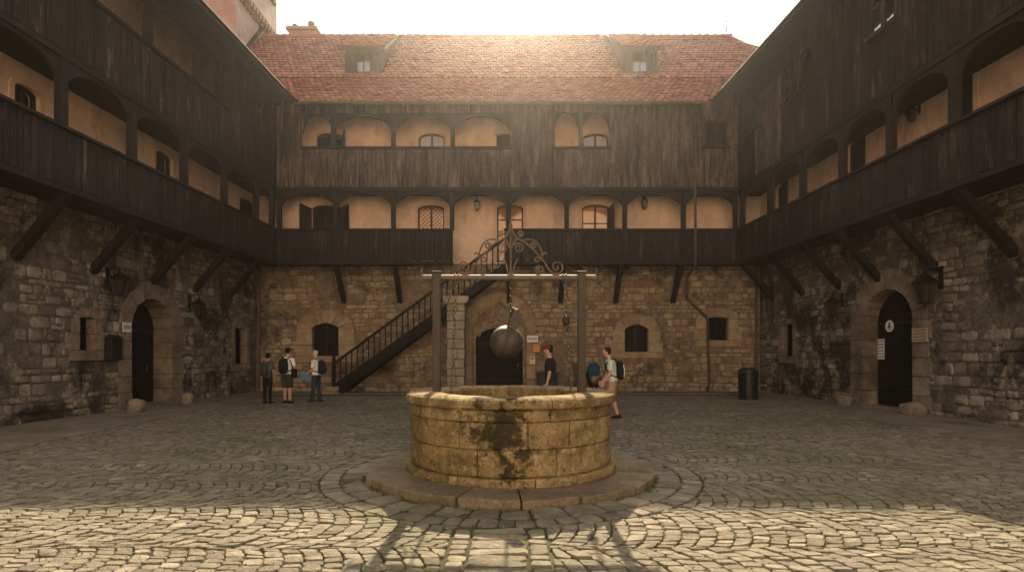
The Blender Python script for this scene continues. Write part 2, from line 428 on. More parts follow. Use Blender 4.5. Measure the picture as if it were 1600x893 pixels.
def ex_rect(a, b, c, d): return lambda za, zb: (a, b) if (zb > c + .02 and za < d - .02) else None
def ex_arch(uc, w, z0, zs, zt):
    def f(za, zb):
        if zb < z0 + .02 or za > zt - .02: return None
        z = max(za + .02, zs); t = min(1, (z - zs) / (zt - zs)); hw = w / 2 * math.sqrt(max(0, 1 - t * t))
        return (uc - hw, uc + hw) if hw > .05 else None
    return f
def boards(mb, fr, u0, u1, n, z0, z1, wid=(.13, .22), th=.03, holes=(), seed=1, jit=.008):
    rn = random.Random(seed); cuts = sorted(set([u0, u1] + [x for h in holes for x in h[:2] if u0 < x < u1]))
    for a, b in zip(cuts[:-1], cuts[1:]):
        u = a
        while u < b - .01:
            w = rn.uniform(*wid)
            if b - u - w < .09: w = b - u
            segs = [(z0 + rn.uniform(-.02, .008), z1)]
            for h in holes:
                if h[0] < u + w / 2 < h[1]:
                    ns = []
                    for c, d in segs:
                        if h[2] > c: ns.append((c, min(d, h[2])))
                        if h[3] < d: ns.append((max(c, h[3]), d))
                    segs = ns
            o = rn.uniform(-jit, jit); tl = rn.uniform(-.004, .004)
            for c, d in segs:
                if d - c < .02: continue
                if u + w < b - .02: mb.box(fr, u + w - .03, u + w + .03, n - th - .014, n - th - .001, c + .01, d - .005)
                P = fr.P; x0, x1 = u + .006, u + w - .006
                mb.hexa([P(x0, n - th, c), P(x1, n - th, c), P(x1, n + o + tl, c), P(x0, n + o, c), P(x0, n - th, d), P(x1, n - th, d), P(x1, n + o + tl, d), P(x0, n + o, d)])
            u += w
    return mb
def arcade(mb, fr, ua, ub, zs, zt, n0, n1, flat=.30, rz=None):
    """timber arch filling the head of one bay"""
    hw = (ub - ua) / 2; uc = (ua + ub) / 2; rx = hw * (1 - flat); rz = rz or (zt - zs) * .88; K = 9
    pts = []
    for i in range(K + 1):
        a = PI / 2 * i / K; pts.append((ua + rx * (1 - math.cos(a)), zs + rz * math.sin(a)))
    pts += [(ua + ub - u, z) for u, z in reversed(pts)]
    vs = []
    for n in (n0, n1): vs += [fr.P(u, n, z) for u, z in pts] + [fr.P(u, n, zt) for u, z in pts]
    m = len(pts); fs = []
    for i in range(m - 1):
        fs += [(i, i + 1, m + i + 1, m + i), (2 * m + i, 3 * m + i, 3 * m + i + 1, 2 * m + i + 1), (i, 2 * m + i, 2 * m + i + 1, i + 1), (m + i, m + i + 1, 3 * m + i + 1, 3 * m + i)]
    return mb.add(vs, fs)

def window(fr, par, uc, w, z0, zs, zc, n=0.0, frame='wood_brown', band='plaster_band', bw=.14, mull=1, trans=(), lattice=False, pane='glass', back=.13, shutters=(), sill=True):
    """casement with arched head set into a wall; returns the hole it needs"""
    fm = MB(); i_ = outl(uc, w - .12, z0 + .06, zs - .02, zc - .06); o_ = outl(uc, w, z0, zs, zc)
    ring(fm, fr, i_, o_, n - back - .04, n - back + .04)
    fm.box(fr, uc - w / 2 + .058, uc + w / 2 - .058, n - back - .039, n - back + .038, z0 + .001, z0 + .06)
    for k in range(mull):
        u = uc - w / 2 + w * (k + 1) / (mull + 1); fm.box(fr, u - .035, u + .035, n - back - .03, n - back + .05, z0 + .05, zc - .03)
    for t in trans: fm.box(fr, uc - w / 2 + .05, uc + w / 2 - .05, n - back - .02, n - back + .032, t - .018, t + .018)
    f = fm.build('window', M[frame], par)
    pb = MB(); pb.prism(fr, outl(uc, w - .1, z0 + .05, zs - .02, zc - .05), n - back - .02, n - back - .005); pb.build('pane', M[pane], f)
    if lattice:
        g = MB(); P = fr.P; ww = w / 2 - .05; hh = zc - z0 - .1; st = .17
        k = -int(hh / st) - 2
        while k * st < 2 * ww + hh:
            for sgn in (1, -1):
                pts = []
                for t in range(21):
                    zz = z0 + .05 + hh * t / 20; uu = -ww + k * st + hh * t / 20
                    if -ww <= uu <= ww and (zz < zs or (uu / ww) ** 2 + ((zz - zs) / max(.01, zc - zs)) ** 2 < 1): pts.append(P(uc + sgn * uu, n - back + .012, zz))
                if len(pts) > 1: g.bar(pts[0], pts[-1], .022, .014, up=(fr.nx, fr.ny, 0))
            k += 1
        g.build('leaded_lattice', M['iron'], f)
    if band:
        b = MB(); ring(b, fr, o_, outl(uc, w + 2 * bw, z0, zs, zc + bw), n - .1, n + .018)
        b.build('surround', M[band], f)
    if sill:
        s = MB(); s.box(fr, uc - w / 2 - .1, uc + w / 2 + .1, n - .1, n + .07, z0 - .08, z0 - .002); s.build('sill', M[band or frame], f)
    for side, ang in shutters:
        s = MB(); h = uc + side * w / 2; P = fr.P; wl = w / 2
        du, dn = side * math.cos(ang) * wl, math.sin(ang) * wl
        a, bq = (h, .03), (h + du, .03 + dn); tx, tn = -dn / wl * .035, du / wl * .035
        c = [P(a[0], n + a[1], z0 + .03), P(bq[0], n + bq[1], z0 + .03), P(bq[0] + tx, n + bq[1] + tn, z0 + .03), P(a[0] + tx, n + a[1] + tn, z0 + .03)]
        t = [(x[0], x[1], zs + (.02 if i in (0, 3) else (zc - zs) * .8)) for i, x in enumerate(c)]
        s.hexa(c + t); s.build('shutter', M['wood_frame'], f)
    return (uc - w / 2 + .002, uc + w / 2 - .002, z0 + .002, zc - .002)

def stone_opening(fr, par, uc, w, z0, zs, zc, b, mat, n1=.03, depth=.5, jambs=(), ogee=0.0, sill=False, name='surround', quoin=.12, vous=9):
    """block surround of a door or window in rubble masonry (its own stones)"""
    mb = MB(); js = list(jambs); i_ = outl(uc, w, z0, zs, zc, vous, js); o_ = outl(uc, w + 2 * b, z0, zs, zc + b, vous, js)
    if ogee:
        i_ = [(u, z + ogee * max(0, 1 - abs(u - uc) / (w * .22)) ** 1.5 if z > zs else z) for u, z in i_]
    nj = len(js) + 1
    o2 = []
    for k, (u, z) in enumerate(o_): o2.append((u, z))
    cuts = list(range(1, len(i_) - 1))
    # alternate long and short jamb blocks
    k = len(i_)
    for a, bb in zip([0] + cuts, cuts + [k - 1]):
        e = quoin * (1 if a % 2 == 0 else -.2) if (a < nj - 0 or bb > k - 1 - nj) else U(-.05, .06)
        sI = i_[a:bb + 1]; sO = []
        for (u, z), (ui, zi) in zip(o2[a:bb + 1], sI):
            d = math.hypot(u - ui, z - zi) or 1
            if a < nj or bb > k - 1 - nj: sO.append((u + math.copysign(e, u - uc), z))
            else: sO.append((u + (u - ui) / d * e, z + (z - zi) / d * e))
        ring(mb, fr, [lerp2(sI[0], sI[1], .02), lerp2(sI[1], sI[0], .02)], [lerp2(sO[0], sO[1], .02), lerp2(sO[1], sO[0], .02)], -depth, n1 + U(-.006, .006))
    if sill:
        mb.box(fr, uc - w / 2 - b - .05, uc + w / 2 + b + .1, -depth, n1 + .02, z0 - .26, z0 - .008)
    return mb.build(name, mat, par, bevel=.012)
def lerp2(a, b, t): return (a[0] + (b[0] - a[0]) * t, a[1] + (b[1] - a[1]) * t)

def plank_door(fr, par, uc, w, z0, z1, n, mat='wood_door', hinges=(), handle=None, seed=1):
    mb = MB(); boards(mb, fr, uc - w / 2 - .1, uc + w / 2 + .1, n, z0 + .015, z1 + .05, (.16, .24), .05, seed=seed, jit=.003)
    mb.box(fr, uc - w / 2 - .1, uc + w / 2 + .1, n - .09, n - .052, z0 + .015, z1 + .05)
    d = mb.build('door', M[mat], par)
    for z in hinges:
        h = MB(); h.box(fr, uc - w / 2, uc + w / 2 - .25, n - .01, n + .016, z - .03, z + .03); h.build('hinge', M['iron'], d)
    if handle:
        h = MB(); P = fr.P; u, z = handle
        h.tube([P(u, n, z), P(u, n + .06, z), P(u + .1, n + .065, z)], .014, 6); h.box(fr, u - .03, u + .03, n - .01, n + .012, z - .12, z + .09)
        h.build('handle', M['rust'], d)
    return d

def gallery(fr, par, ng, u0, u1, posts, zb, zr, zs, zt, bmat, seed, pw=.17, gaps=(), end_left=None, end_right=None, bays=True, flat=.30, floor=True, cut_floor=None, post_r=None):
    """open timber walkway: boarded parapet, rail, posts, arch boards, floor"""
    runs = []; a = u0
    for g0, g1 in gaps: runs.append((a, g0)); a = g1
    runs.append((a, u1))
    for i, (a, b) in enumerate(runs):
        mb = MB(); boards(mb, fr, a, b, ng, zb, zr - .03, seed=seed + i); mb.build('parapet', M[bmat], par)
        rl = MB(); rl.box(fr, a - .02, b + .02, ng - .1, ng + .075, zr - .028, zr + .045); rl.build('handrail', M['wood_beam'], par, bevel=.01)
        tr = MB(); tr.box(fr, a, b, ng - .2, ng + .012, zb - .14, zb - .022); tr.build('sill_beam', M['wood_beam'], par, bevel=.01)
    if floor:
        fl = MB()
        if cut_floor: fl.box(fr, u0, cut_floor[0], .02, ng - .2, zb - .02, zb + .09); fl.box(fr, cut_floor[1], u1, .02, ng - .2, zb - .02, zb + .09)
        else: fl.box(fr, max(u0 - 1.28, -9.6), u1, .02, ng - .2, zb - .02, zb + .09)
        fl.build('gallery_floor', M['wood_beam'], par)
    for p in posts:
        low = zr + .046
        if any(g0 - .02 <= p <= g1 + .02 for g0, g1 in gaps): low = zb + .09
        pb = MB(); pb.box(fr, p - pw / 2, p + pw / 2, ng - .19, ng - .02, low, zt - .001); pb.build('post', M['wood_frame'], par, bevel=.012)
    if bays:
        for a, b in zip(posts[:-1], posts[1:]):
            ab = MB(); arcade(ab, fr, a + pw / 2 - .05, b - pw / 2 + .05, zs, zt, ng - .15, ng - .06, flat); ab.build('arch_board', M['wood_frame'], par)
    hb = MB(); hb.box(fr, u0, u1, ng - .22, ng - .012, zt + .001, zt + .17); hb.build('head_beam', M['wood_beam'], par)

def tiles(mb, o, ex, up, W, rows, tw, exp_, clip=None, seed=3):
    """overlapping beaver-tail tiles on a roof plane: o = left end of eave, ex along it, up = up the slope"""
    rn = random.Random(seed); o, ex, up = Vector(o), Vector(ex).normalized(), Vector(up).normalized(); nn = ex.cross(up).normalized()
    if nn.z < 0: nn = -nn
    for r in range(rows):
        off = (tw / 2 if r % 2 else 0) - tw; n = int(W / tw) + 3
        for i in range(n):
            x = off + i * tw + rn.uniform(-.008, .008); y = r * exp_ + rn.uniform(-.012, .012)
            c = o + ex * (x + tw / 2) + up * (y + exp_ / 2)
            if x + tw < 0 or x > W or (clip and not clip(c)): continue
            h0 = .06 + rn.uniform(0, .018); L = exp_ * 1.25; hw = tw / 2 - .010; tl = rn.uniform(-.010, .010)
            prof = [(-hw, exp_ * .36), (-hw * .80, exp_ * .15), (-hw * .40, .02), (0, 0), (hw * .40, .02), (hw * .80, exp_ * .15), (hw, exp_ * .36), (hw, L), (-hw, L)]
            top = []; bot = []
            for px, py in prof:
                hz = h0 * (1 - py / L * .92) + tl * px / hw
                p = o + ex * (x + tw / 2 + px) + up * (y + py); top.append(tuple(p + nn * hz)); bot.append(tuple(p + nn * (hz - .034)))
            k = len(prof)
            mb.add(top + bot, [tuple(range(k))] + [(i2, k + i2, k + i2 + 1, i2 + 1) for i2 in range(6)])
    return mb
ZB, ZR, ZS, ZT = 5.22, 6.43, 7.18, 7.95          # lower gallery: underside, rail, arch spring, arch top
YB, YR, YS, YT = 8.11, 9.62, 10.38, 10.98        # upper gallery
NB, NL, NR = 1.3, 1.45, 1.5                      # gallery depths of the three wings
CL, CR = -9.05, 9.09                             # inner corners of the galleries

# ================================================================== BACK WING
bw = thing('gallery_wing', (0, 23.6, 0), 'timber galleried wing under a red clay tile roof with two dormers, facing the well', 'building')
stone_holes = []; ex = []
def ground_window(par, fr, mat, uc, w, z0, zs, zc, b, ogee, jambs, name='stone_surround', back=.26, hole=None, exl=None, lattice=True, quoin=.12):
    stone_opening(fr, par, uc, w, z0, zs, zc, b, mat, jambs=jambs, ogee=ogee, sill=True, name=name, depth=.34, quoin=quoin)
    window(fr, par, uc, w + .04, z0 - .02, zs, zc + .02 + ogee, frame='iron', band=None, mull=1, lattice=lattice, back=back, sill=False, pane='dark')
    (stone_holes if hole is None else hole).append((uc - w / 2 - .04, uc + w / 2 + .04, z0 - .03, zc + .04 + ogee * .3))
    (ex if exl is None else exl).append(ex_arch(uc, w + 2 * b + .02, z0 - .28, zs, zc + b + .03))
ground_window(bw, BK, M['dressed'], -7.52, 1.1, 1.5, 2.62, 2.82, .62, .10, (1.95,))
ground_window(bw, BK, M['dressed'], 5.37, .98, 1.67, 2.55, 2.76, .47, .10, (2.05,))
ground_window(bw, BK, M['dressed'], 8.72, .9, 2.15, 3.02, 3.1, .42, .0, (2.6,))
# main doorway
DU, DW = -.32, 1.96
stone_holes.append((DU - DW / 2 - .04, DU + DW / 2 + .04, 0, 2.7)); ex.append(ex_arch(DU, DW + 1.06, -.1, 2.7, 4.16))
ja = (.55, 1.1, 1.65)
i_ = outl(DU, DW, 0, 2.15, 2.66, 12, ja); m_ = outl(DU, DW + .32, 0, 2.45, 3.5, 12, ja)
m_ = [(u, z + (.3 * max(0, 1 - abs(u - DU) / .5) ** 1.4 if z > 2.3 else 0)) for u, z in m_]
o_ = outl(DU, DW + 1.04, 0, 2.7, 4.12, 12, ja)
mb = MB(); ring(mb, BK, i_, m_, -.45, -.02, cuts=[1, 2, 3, len(i_) - 4, len(i_) - 3, len(i_) - 2]); ring(mb, BK, m_, o_, -.3, .035, cuts=[1, 2, 3, 5, 7, 9, 11, 13, len(i_) - 4, len(i_) - 3, len(i_) - 2])
ds = mb.build('stone_surround', M['dressed'], bw, bevel=.015)
tr = MB(); rt = random.Random(8)
for k in range(420):
    t = rt.uniform(-1, 1); u = DU + t * .86; lo = 2.80 - .52 * abs(t) ** 2.2; hi = 3.60 - .95 * abs(t) ** 1.1
    if hi < lo + .04: continue
    z = rt.uniform(lo, hi); r = rt.uniform(.02, .045); c = BK.P(u, -.02, z); tr.ell(c, r * rt.uniform(.7, 1.5), .045, r, 7, 5)
tr.build('tracery', M['dressed'], ds)
dr = plank_door(BK, bw, DU, DW, 0, 2.66, -.36, hinges=(.5, 2.0), handle=(DU + .78, 1.1), seed=3)
wk = MB(); wk.box(BK, DU + .52, DU + .55, -.37, -.325, .02, 2.5); wk.build('door_batten', M['wood_door'], dr)
mb = MB(); panel(mb, BK, -10.42, 10.52, -.3, 5.3, stone_holes); mb.build('mortar_bed', M['mortar_back'], bw)
mb = MB(); rubble(mb, BK, -10.38, 10.48, 0, 5.26, ex, seed=11, rows=(.13, .32), wid=(.16, .5)); mb.build('stone_wall', M['stone_back'], bw, smooth=True, fix=False)

pxu = lambda px, n=NB: BK.upx(px, n)
# lower gallery
lp = [CL + .1] + [pxu(p) for p in (524, 614, 706, 794, 886, 977, 1069)] + [CR - .1]
gallery(BK, bw, NB, CL, CR, lp, ZB, ZR, ZS, ZT, 'wood_dark', 21, gaps=[(pxu(708), pxu(788))], cut_floor=(-3.9, -.05), flat=.12)
# plaster wall behind both galleries with its windows
H = []; W = 41.0 / F * 23.6
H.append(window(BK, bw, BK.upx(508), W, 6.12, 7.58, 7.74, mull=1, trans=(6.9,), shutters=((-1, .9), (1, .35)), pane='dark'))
H.append(window(BK, bw, BK.upx(673.5), W, 6.12, 7.58, 7.74, mull=1, lattice=True, pane='glass_warm_reflect'))
H.append(window(BK, bw, BK.upx(797), W, 5.4, 7.58, 7.76, mull=1, trans=(6.55, 7.15), pane='glass_warm_reflect', sill=False))
H.append(window(BK, bw, BK.upx(930.5), W * 1.03, 6.12, 7.58, 7.76, mull=1, trans=(6.5, 7.0), pane='glass_warm_reflect', shutters=((1, 1.35),)))
H.append(window(BK, bw, BK.upx(515), W, 9.15, 10.55, 10.72, trans=(9.85,), shutters=((1, 1.1),), pane='glass'))
H.append(window(BK, bw, BK.upx(674.5), W, 9.15, 10.5, 10.7, trans=(9.75, 10.15), pane='glass_sky_reflect'))
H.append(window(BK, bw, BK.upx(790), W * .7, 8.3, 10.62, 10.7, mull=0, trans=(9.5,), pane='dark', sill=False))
H.append(window(BK, bw, BK.upx(930.5), W, 9.15, 10.5, 10.7, trans=(9.75, 10.15), pane='glass_sky_reflect'))
mb = MB(); panel(mb, BK, -10.42, 10.52, 5.301, 12.2, H, depth=.3); mb.build('plaster_wall', M['plaster'], bw)
# upper gallery front: one sheet of boards with openings
h1 = (pxu(473), pxu(797), YR, YT + .02); h2 = (pxu(867), pxu(905), YR, YT + .06); h3 = (pxu(911), pxu(953), YR, YT + .06)
wu, wz0, wz1 = pxu(1119), BK.zpx(0, NB, 228), BK.zpx(0, NB, 191); h4 = (wu - .4, wu + .4, wz0, wz1)
mb = MB(); boards(mb, BK, CL, CR, NB, YB, 11.62, holes=(h1, h2, h3, h4), seed=31); mb.build('upper_boarding', M['wood_weather'], bw)
tr = MB(); tr.box(BK, CL, CR, NB - .22, NB - .012, ZT + .172, YB - .025); tr.build('sill_beam', M['wood_beam'], bw)
fl = MB(); fl.box(BK, CL, CR, .02, NB - .2, YB - .01, YB + .1); fl.build('gallery_floor', M['wood_beam'], bw)
for a, b in ((h1[0], h1[1]), (h2[0], h3[1])):
    rl = MB(); rl.box(BK, a - .06, b + .06, NB - .1, NB + .09, YR - .03, YR + .05); rl.build('handrail', M['wood_beam'], bw, bevel=.01)
up = [h1[0]] + [pxu(p) for p in (520, 614, 707)] + [h1[1]]
for p in up[1:-1]:
    pb = MB(); pb.box(BK, p - .085, p + .085, NB - .19, NB - .02, YR + .05, YT + .03); pb.build('post', M['wood_frame'], bw, bevel=.012)
for i, (a, b) in enumerate(zip(up[:-1], up[1:])):
    ab = MB(); arcade(ab, BK, a + (.035 if i else -.01), b - (.035 if i < 3 else -.01), YS - .18, YT, NB - .15, NB - .06, .12); ab.build('arch_board', M['wood_frame'], bw)
for h in (h2, h3):
    ab = MB(); arcade(ab, BK, h[0] - .01, h[1] + .01, YS - .2, YT + .05, NB - .15, NB - .045, .0, rz=.85); ab.build('arch_board', M['wood_frame'], bw)
pb = MB(); pb.box(BK, h2[1] - .0, h3[0] + .0, NB - .19, NB - .04, YR + .05, YT); pb.build('post', M['wood_frame'], bw)
hb = MB(); hb.box(BK, CL, CR, NB - .22, NB - .04, YT + .06, 11.6); hb.build('head_beam', M['wood_beam'], bw)
window(BK, bw, wu, .84, wz0 - .02, wz1 + .019, wz1 + .02, n=NB + .03, frame='wood_brown', band=None, mull=1, trans=((wz0 + wz1) / 2,), back=.03, sill=True)
for x in (-9.06, 9.1):
    mb = MB(); mb.box(WORLD, x - .16, x + .16, 22.12, 22.44, 11.3, 12.25); mb.build('corner_block', M['wood_beam'], bw)
# struts under the gallery
for px in (525, 617, 796, 880, 970, 1064):
    u = BK.upx(px, 1.1); mb = MB(); mb.bar(BK.P(u, 1.12, 5.16), BK.P(u, .0, 3.72), .17, .2, up=(1, 0, 0)); mb.build('strut', M['wood_frame'], bw, bevel=.015)
# roof
E0, E1, E2 = (21.55, 11.09), (25.6, 13.93), (29.8, 18.12)
hipx = lambda y: min(11.48 + (29.8 - y) * .685, 7.72 + (y - 21.55) * 1.0)
valx = lambda y: max(-12.87, -7.94 - (y - 21.55) * 1.0)
ymid = 21.55 + (11.48 + 8.25 * .685 - 7.72) / 1.685
EM = (ymid, 13.93 + (ymid - 25.6) * 1.0357)
mb = MB()
for (ya, za), (yb, zb) in ((E0, E1), (E1, EM), (EM, E2)) if EM[0] > E1[0] else ((E0, E1), (E1, E2)):
    mb.hexa([(valx(ya), ya, za - .12), (hipx(ya), ya, za - .12), (hipx(yb), yb, zb - .12), (valx(yb), yb, zb - .12), (valx(ya), ya, za), (hipx(ya), ya, za), (hipx(yb), yb, zb), (valx(yb), yb, zb)])
mb.hexa([(-12.87, 29.81, 18.0), (11.48, 29.81, 18.0), (17.1, 38, 11), (-12.87, 38, 11), (-12.87, 29.81, 18.12), (11.48, 29.81, 18.12), (17.1, 38, 11.12), (-12.87, 38, 11.12)])
mb.add([(11.5, 29.8, 18.11), (17.15, 21.55, 11.08), (17.15, 38, 11.08)], [(0, 1, 2)])
rf = mb.build('roof', M['wood_beam'], bw)
mb = MB(); mb.box(WORLD, -12.8, 16.5, 36.6, 37, -.2, 11.9); mb.build('rear_wall', M['plaster_grey'], bw)
mb = MB()
dormers = [(-6.52, .85), (6.06, .80)]
def clipb(c):
    if c.x < valx(c.y) + .05 or c.x > hipx(c.y) - .05: return False
    return not any(abs(c.x - d) < hw - .02 and c.y > 25.95 and c.z < 15.5 for d, hw in dormers)
l1 = math.hypot(E1[0] - E0[0], E1[1] - E0[1]); l2 = math.hypot(E2[0] - E1[0], E2[1] - E1[1])
tiles(mb, (-12.87, E0[0] - .06, E0[1] - .02), (1, 0, 0), (0, E1[0] - E0[0], E1[1] - E0[1]), 31, int(l1 / .33) + 1, .25, .33, clipb, 5)
tiles(mb, (-12.87, E1[0] - .04, E1[1] + .0), (1, 0, 0), (0, E2[0] - E1[0], E2[1] - E1[1]), 27, int(l2 / .33), .25, .33, clipb, 6)
mb.build('roof_tiles', M['tile'], rf, fix=False)
mb = MB(); rn = random.Random(4); x = -12.8
while x < 11.45:
    mb.tube([(x, 29.82, 18.14 + rn.uniform(-.01, .01)), (x + .44, 29.82, 18.16 + rn.uniform(-.01, .01))], [.125, .145], 8); mb.box(WORLD, x + .40, x + .445, 29.79, 29.85, 18.26, 18.39); x += .62 * .66
hx = [(11.48 + .685 * t, 29.8 - t, 18.16 - t * 1.069) for t in [i * .3 for i in range(14)]]
for a, b in zip(hx[:-1], hx[1:]): mb.tube([a, b], [.14, .12], 8)
mb.build('ridge_tiles', M['tile'], rf, fix=False)
# dormers
for dx, hw in dormers:
    yf = 25.95; zf = 14.25; zt_ = 15.42
    mb = MB(); mb.prism(WORLD, [(dx - hw, zf), (dx - hw + .17, zf), (dx - hw + .17, zt_), (dx - hw, zt_)], yf, yf + .1)
    dm = mb.build('dormer', M['wood_dormer'], bw)
    mb = MB(); mb.box(WORLD, dx + hw - .17, dx + hw, yf, yf + .1, zf, zt_); mb.box(WORLD, dx - hw + .17, dx + hw - .17, yf, yf + .1, zf, zf + .18); mb.box(WORLD, dx - hw + .17, dx + hw - .17, yf, yf + .1, zt_ - .22, zt_)
    mb.box(WORLD, dx - .45, dx - .35, yf + .01, yf + .09, zf + .18, zt_ - .22); mb.box(WORLD, dx + .35, dx + .45, yf + .01, yf + .09, zf + .18, zt_ - .22)
    mb.box(WORLD, dx - hw + .17, dx - .45, yf + .03, yf + .08, zf + .18, zt_ - .22); mb.box(WORLD, dx + .45, dx + hw - .17, yf + .03, yf + .08, zf + .18, zt_ - .22)
    mb.box(WORLD, dx - hw - .08, dx + hw + .08, yf - .1, yf - .005, zf - .1, zf + .03)
    mb.build('front', M['wood_dormer'], dm)
    for s in (-1, 1):
        mb = MB(); x0 = dx + s * hw - (.05 if s > 0 else 0); a = lambda y: E1[1] + (y - E1[0]) * 1.069 - .1
        mb.add([(x, y, z) for x in (x0, x0 + .05) for y, z in ((yf + .1, a(yf + .1)), (yf + .1, zt_), (28.6, 17.2), (28.6, a(28.6)))], [(3, 2, 1, 0), (4, 5, 6, 7), (0, 1, 5, 4), (1, 2, 6, 5), (2, 3, 7, 6), (3, 0, 4, 7)])
        mb.build('cheek', M['wood_dormer'], dm)
    mb = MB(); mb.box(WORLD, dx - .35, dx + .35, yf + .02, yf + .07, zf + .18, zt_ - .22)
    mb2 = MB()
    for u in (-.33, -.02, .29): mb2.box(WORLD, dx + u, dx + u + .045, yf - .01, yf + .019, zf + .18, zt_ - .22)
    mb2.box(WORLD, dx - .35, dx + .35, yf - .005, yf + .015, zf + .62, zf + .655)
    mb.build('window_pane', M['glass'], dm); mb2.build('window_frame', M['wood_dormer'], dm)
    ra, rb = (25.5, 15.32), (29.35, 18.02); L = math.hypot(rb[0] - ra[0], rb[1] - ra[1])
    mb = MB(); X0, X1 = dx - hw - .22, dx + hw + .22
    mb.hexa([(X0, ra[0], ra[1] - .16), (X1, ra[0], ra[1] - .16), (X1, rb[0], rb[1] - .16), (X0, rb[0], rb[1] - .16), (X0, ra[0], ra[1]), (X1, ra[0], ra[1]), (X1, rb[0], rb[1]), (X0, rb[0], rb[1])])
    mb.build('dormer_roof', M['wood_dormer'], dm)
    mb = MB(); tiles(mb, (X0, ra[0] - .05, ra[1]), (1, 0, 0), (0, rb[0] - ra[0], rb[1] - ra[1]), X1 - X0, int(L / .33), .25, .33, lambda c: X0 + .02 < c.x < X1 - .02, 8)
    mb.build('roof_tiles', M['tile'], dm, fix=False)
# chimney, rod
mb = MB(); cx, cy = -11.05, 30.7
mb.box(WORLD, cx - .72, cx + .72, cy, cy + .8, 17, 19.0); mb.box(WORLD, cx - .86, cx + .86, cy - .13, cy + .93, 19.0, 19.17)
ch = mb.build('chimney', M['chimney'], bw, bevel=.02)
for ox, r, h in ((-.5, .17, .32), (-.12, .18, .2), (.38, .2, .46)):
    mb = MB(); mb.lathe((cx + ox, cy + .4, 19.17), [(r, 0), (r * .94, h), (r * .78, h), (r * .78, 0)], 14); mb.build('chimney_pot', M['terracotta'], ch)
mb = MB(); mb.tube([(11.48, 29.82, 18.4), (11.48, 29.82, 19.0), (11.49, 29.82, 19.96)], [.05, .03, .012], 6); mb.box(WORLD, 11.33, 11.63, 29.8, 29.84, 18.95, 18.99)
mb.tube([(11.5, 29.82, 18.95), (13.5, 28, 18.1), (15.2, 26.4, 17.7)], .011, 4)
mb.build('lightning_rod', M['iron'], bw)
# gutter and the rain pipe from it
mb = MB(); pts = [(0 + .085 * math.cos(a), .085 * math.sin(a)) for a in [PI + PI * k / 8 for k in range(9)]]
vs = [BK.P(u, 2.13 + p, 11.06 + q) for u in (-8.0, 7.75) for p, q in pts]
mb.add(vs, [(i, i + 1, 9 + i + 1, 9 + i) for i in range(8)]); 
for k in range(9): mb.box(BK, -7.6 + k * 1.85, -7.57 + k * 1.85, 2.03, 2.23, 10.965, 11.07)
mb.build('gutter', M['copper'], bw)
mb = MB(); mb.lathe(BK.P(7.56, 2.13, 10.55), [(.06, 0), (.07, .15), (.16, .38), (.17, .44)], 12)
mb.tube([BK.P(7.56, 2.13, 10.56), BK.P(7.54, 2.1, 10.45), BK.P(7.36, NB + .2, 10.2), BK.P(7.33, NB + .11, 10.0), BK.P(7.35, NB + .11, 5.25), BK.P(7.36, NB + .0, 5.0), BK.P(7.41, .22, 4.75), BK.P(7.42, .16, 4.5), BK.P(7.42, .16, 3.9), BK.P(7.50, .16, 3.78), BK.P(8.18, .16, 3.15), BK.P(8.26, .16, 3.0), BK.P(8.32, .16, .45), BK.P(8.30, .2, .3), BK.P(8.14, .42, .1)], .052, 10)
for z in (9.2, 7.4, 6.0): mb.lathe(BK.P(7.34, NB + .11, z), [(.062, 0), (.062, .06)], 10)
for z in (2.4, 1.2): mb.lathe(BK.P(8.29, .16, z), [(.062, 0), (.062, .06)], 10)
mb.build('downpipe', M['copper'], bw, smooth=False)
for u, n in ((-10.22, .14), (10.28, .14)):
    mb = MB(); mb.tube([BK.P(u, n, 5.2), BK.P(u, n, .12)], .06, 10)
    for z in (4.4, 2.9, 1.5): mb.lathe(BK.P(u, n, z), [(.07, 0), (.07, .07)], 10)
    mb.build('downpipe', M['copper'], bw)

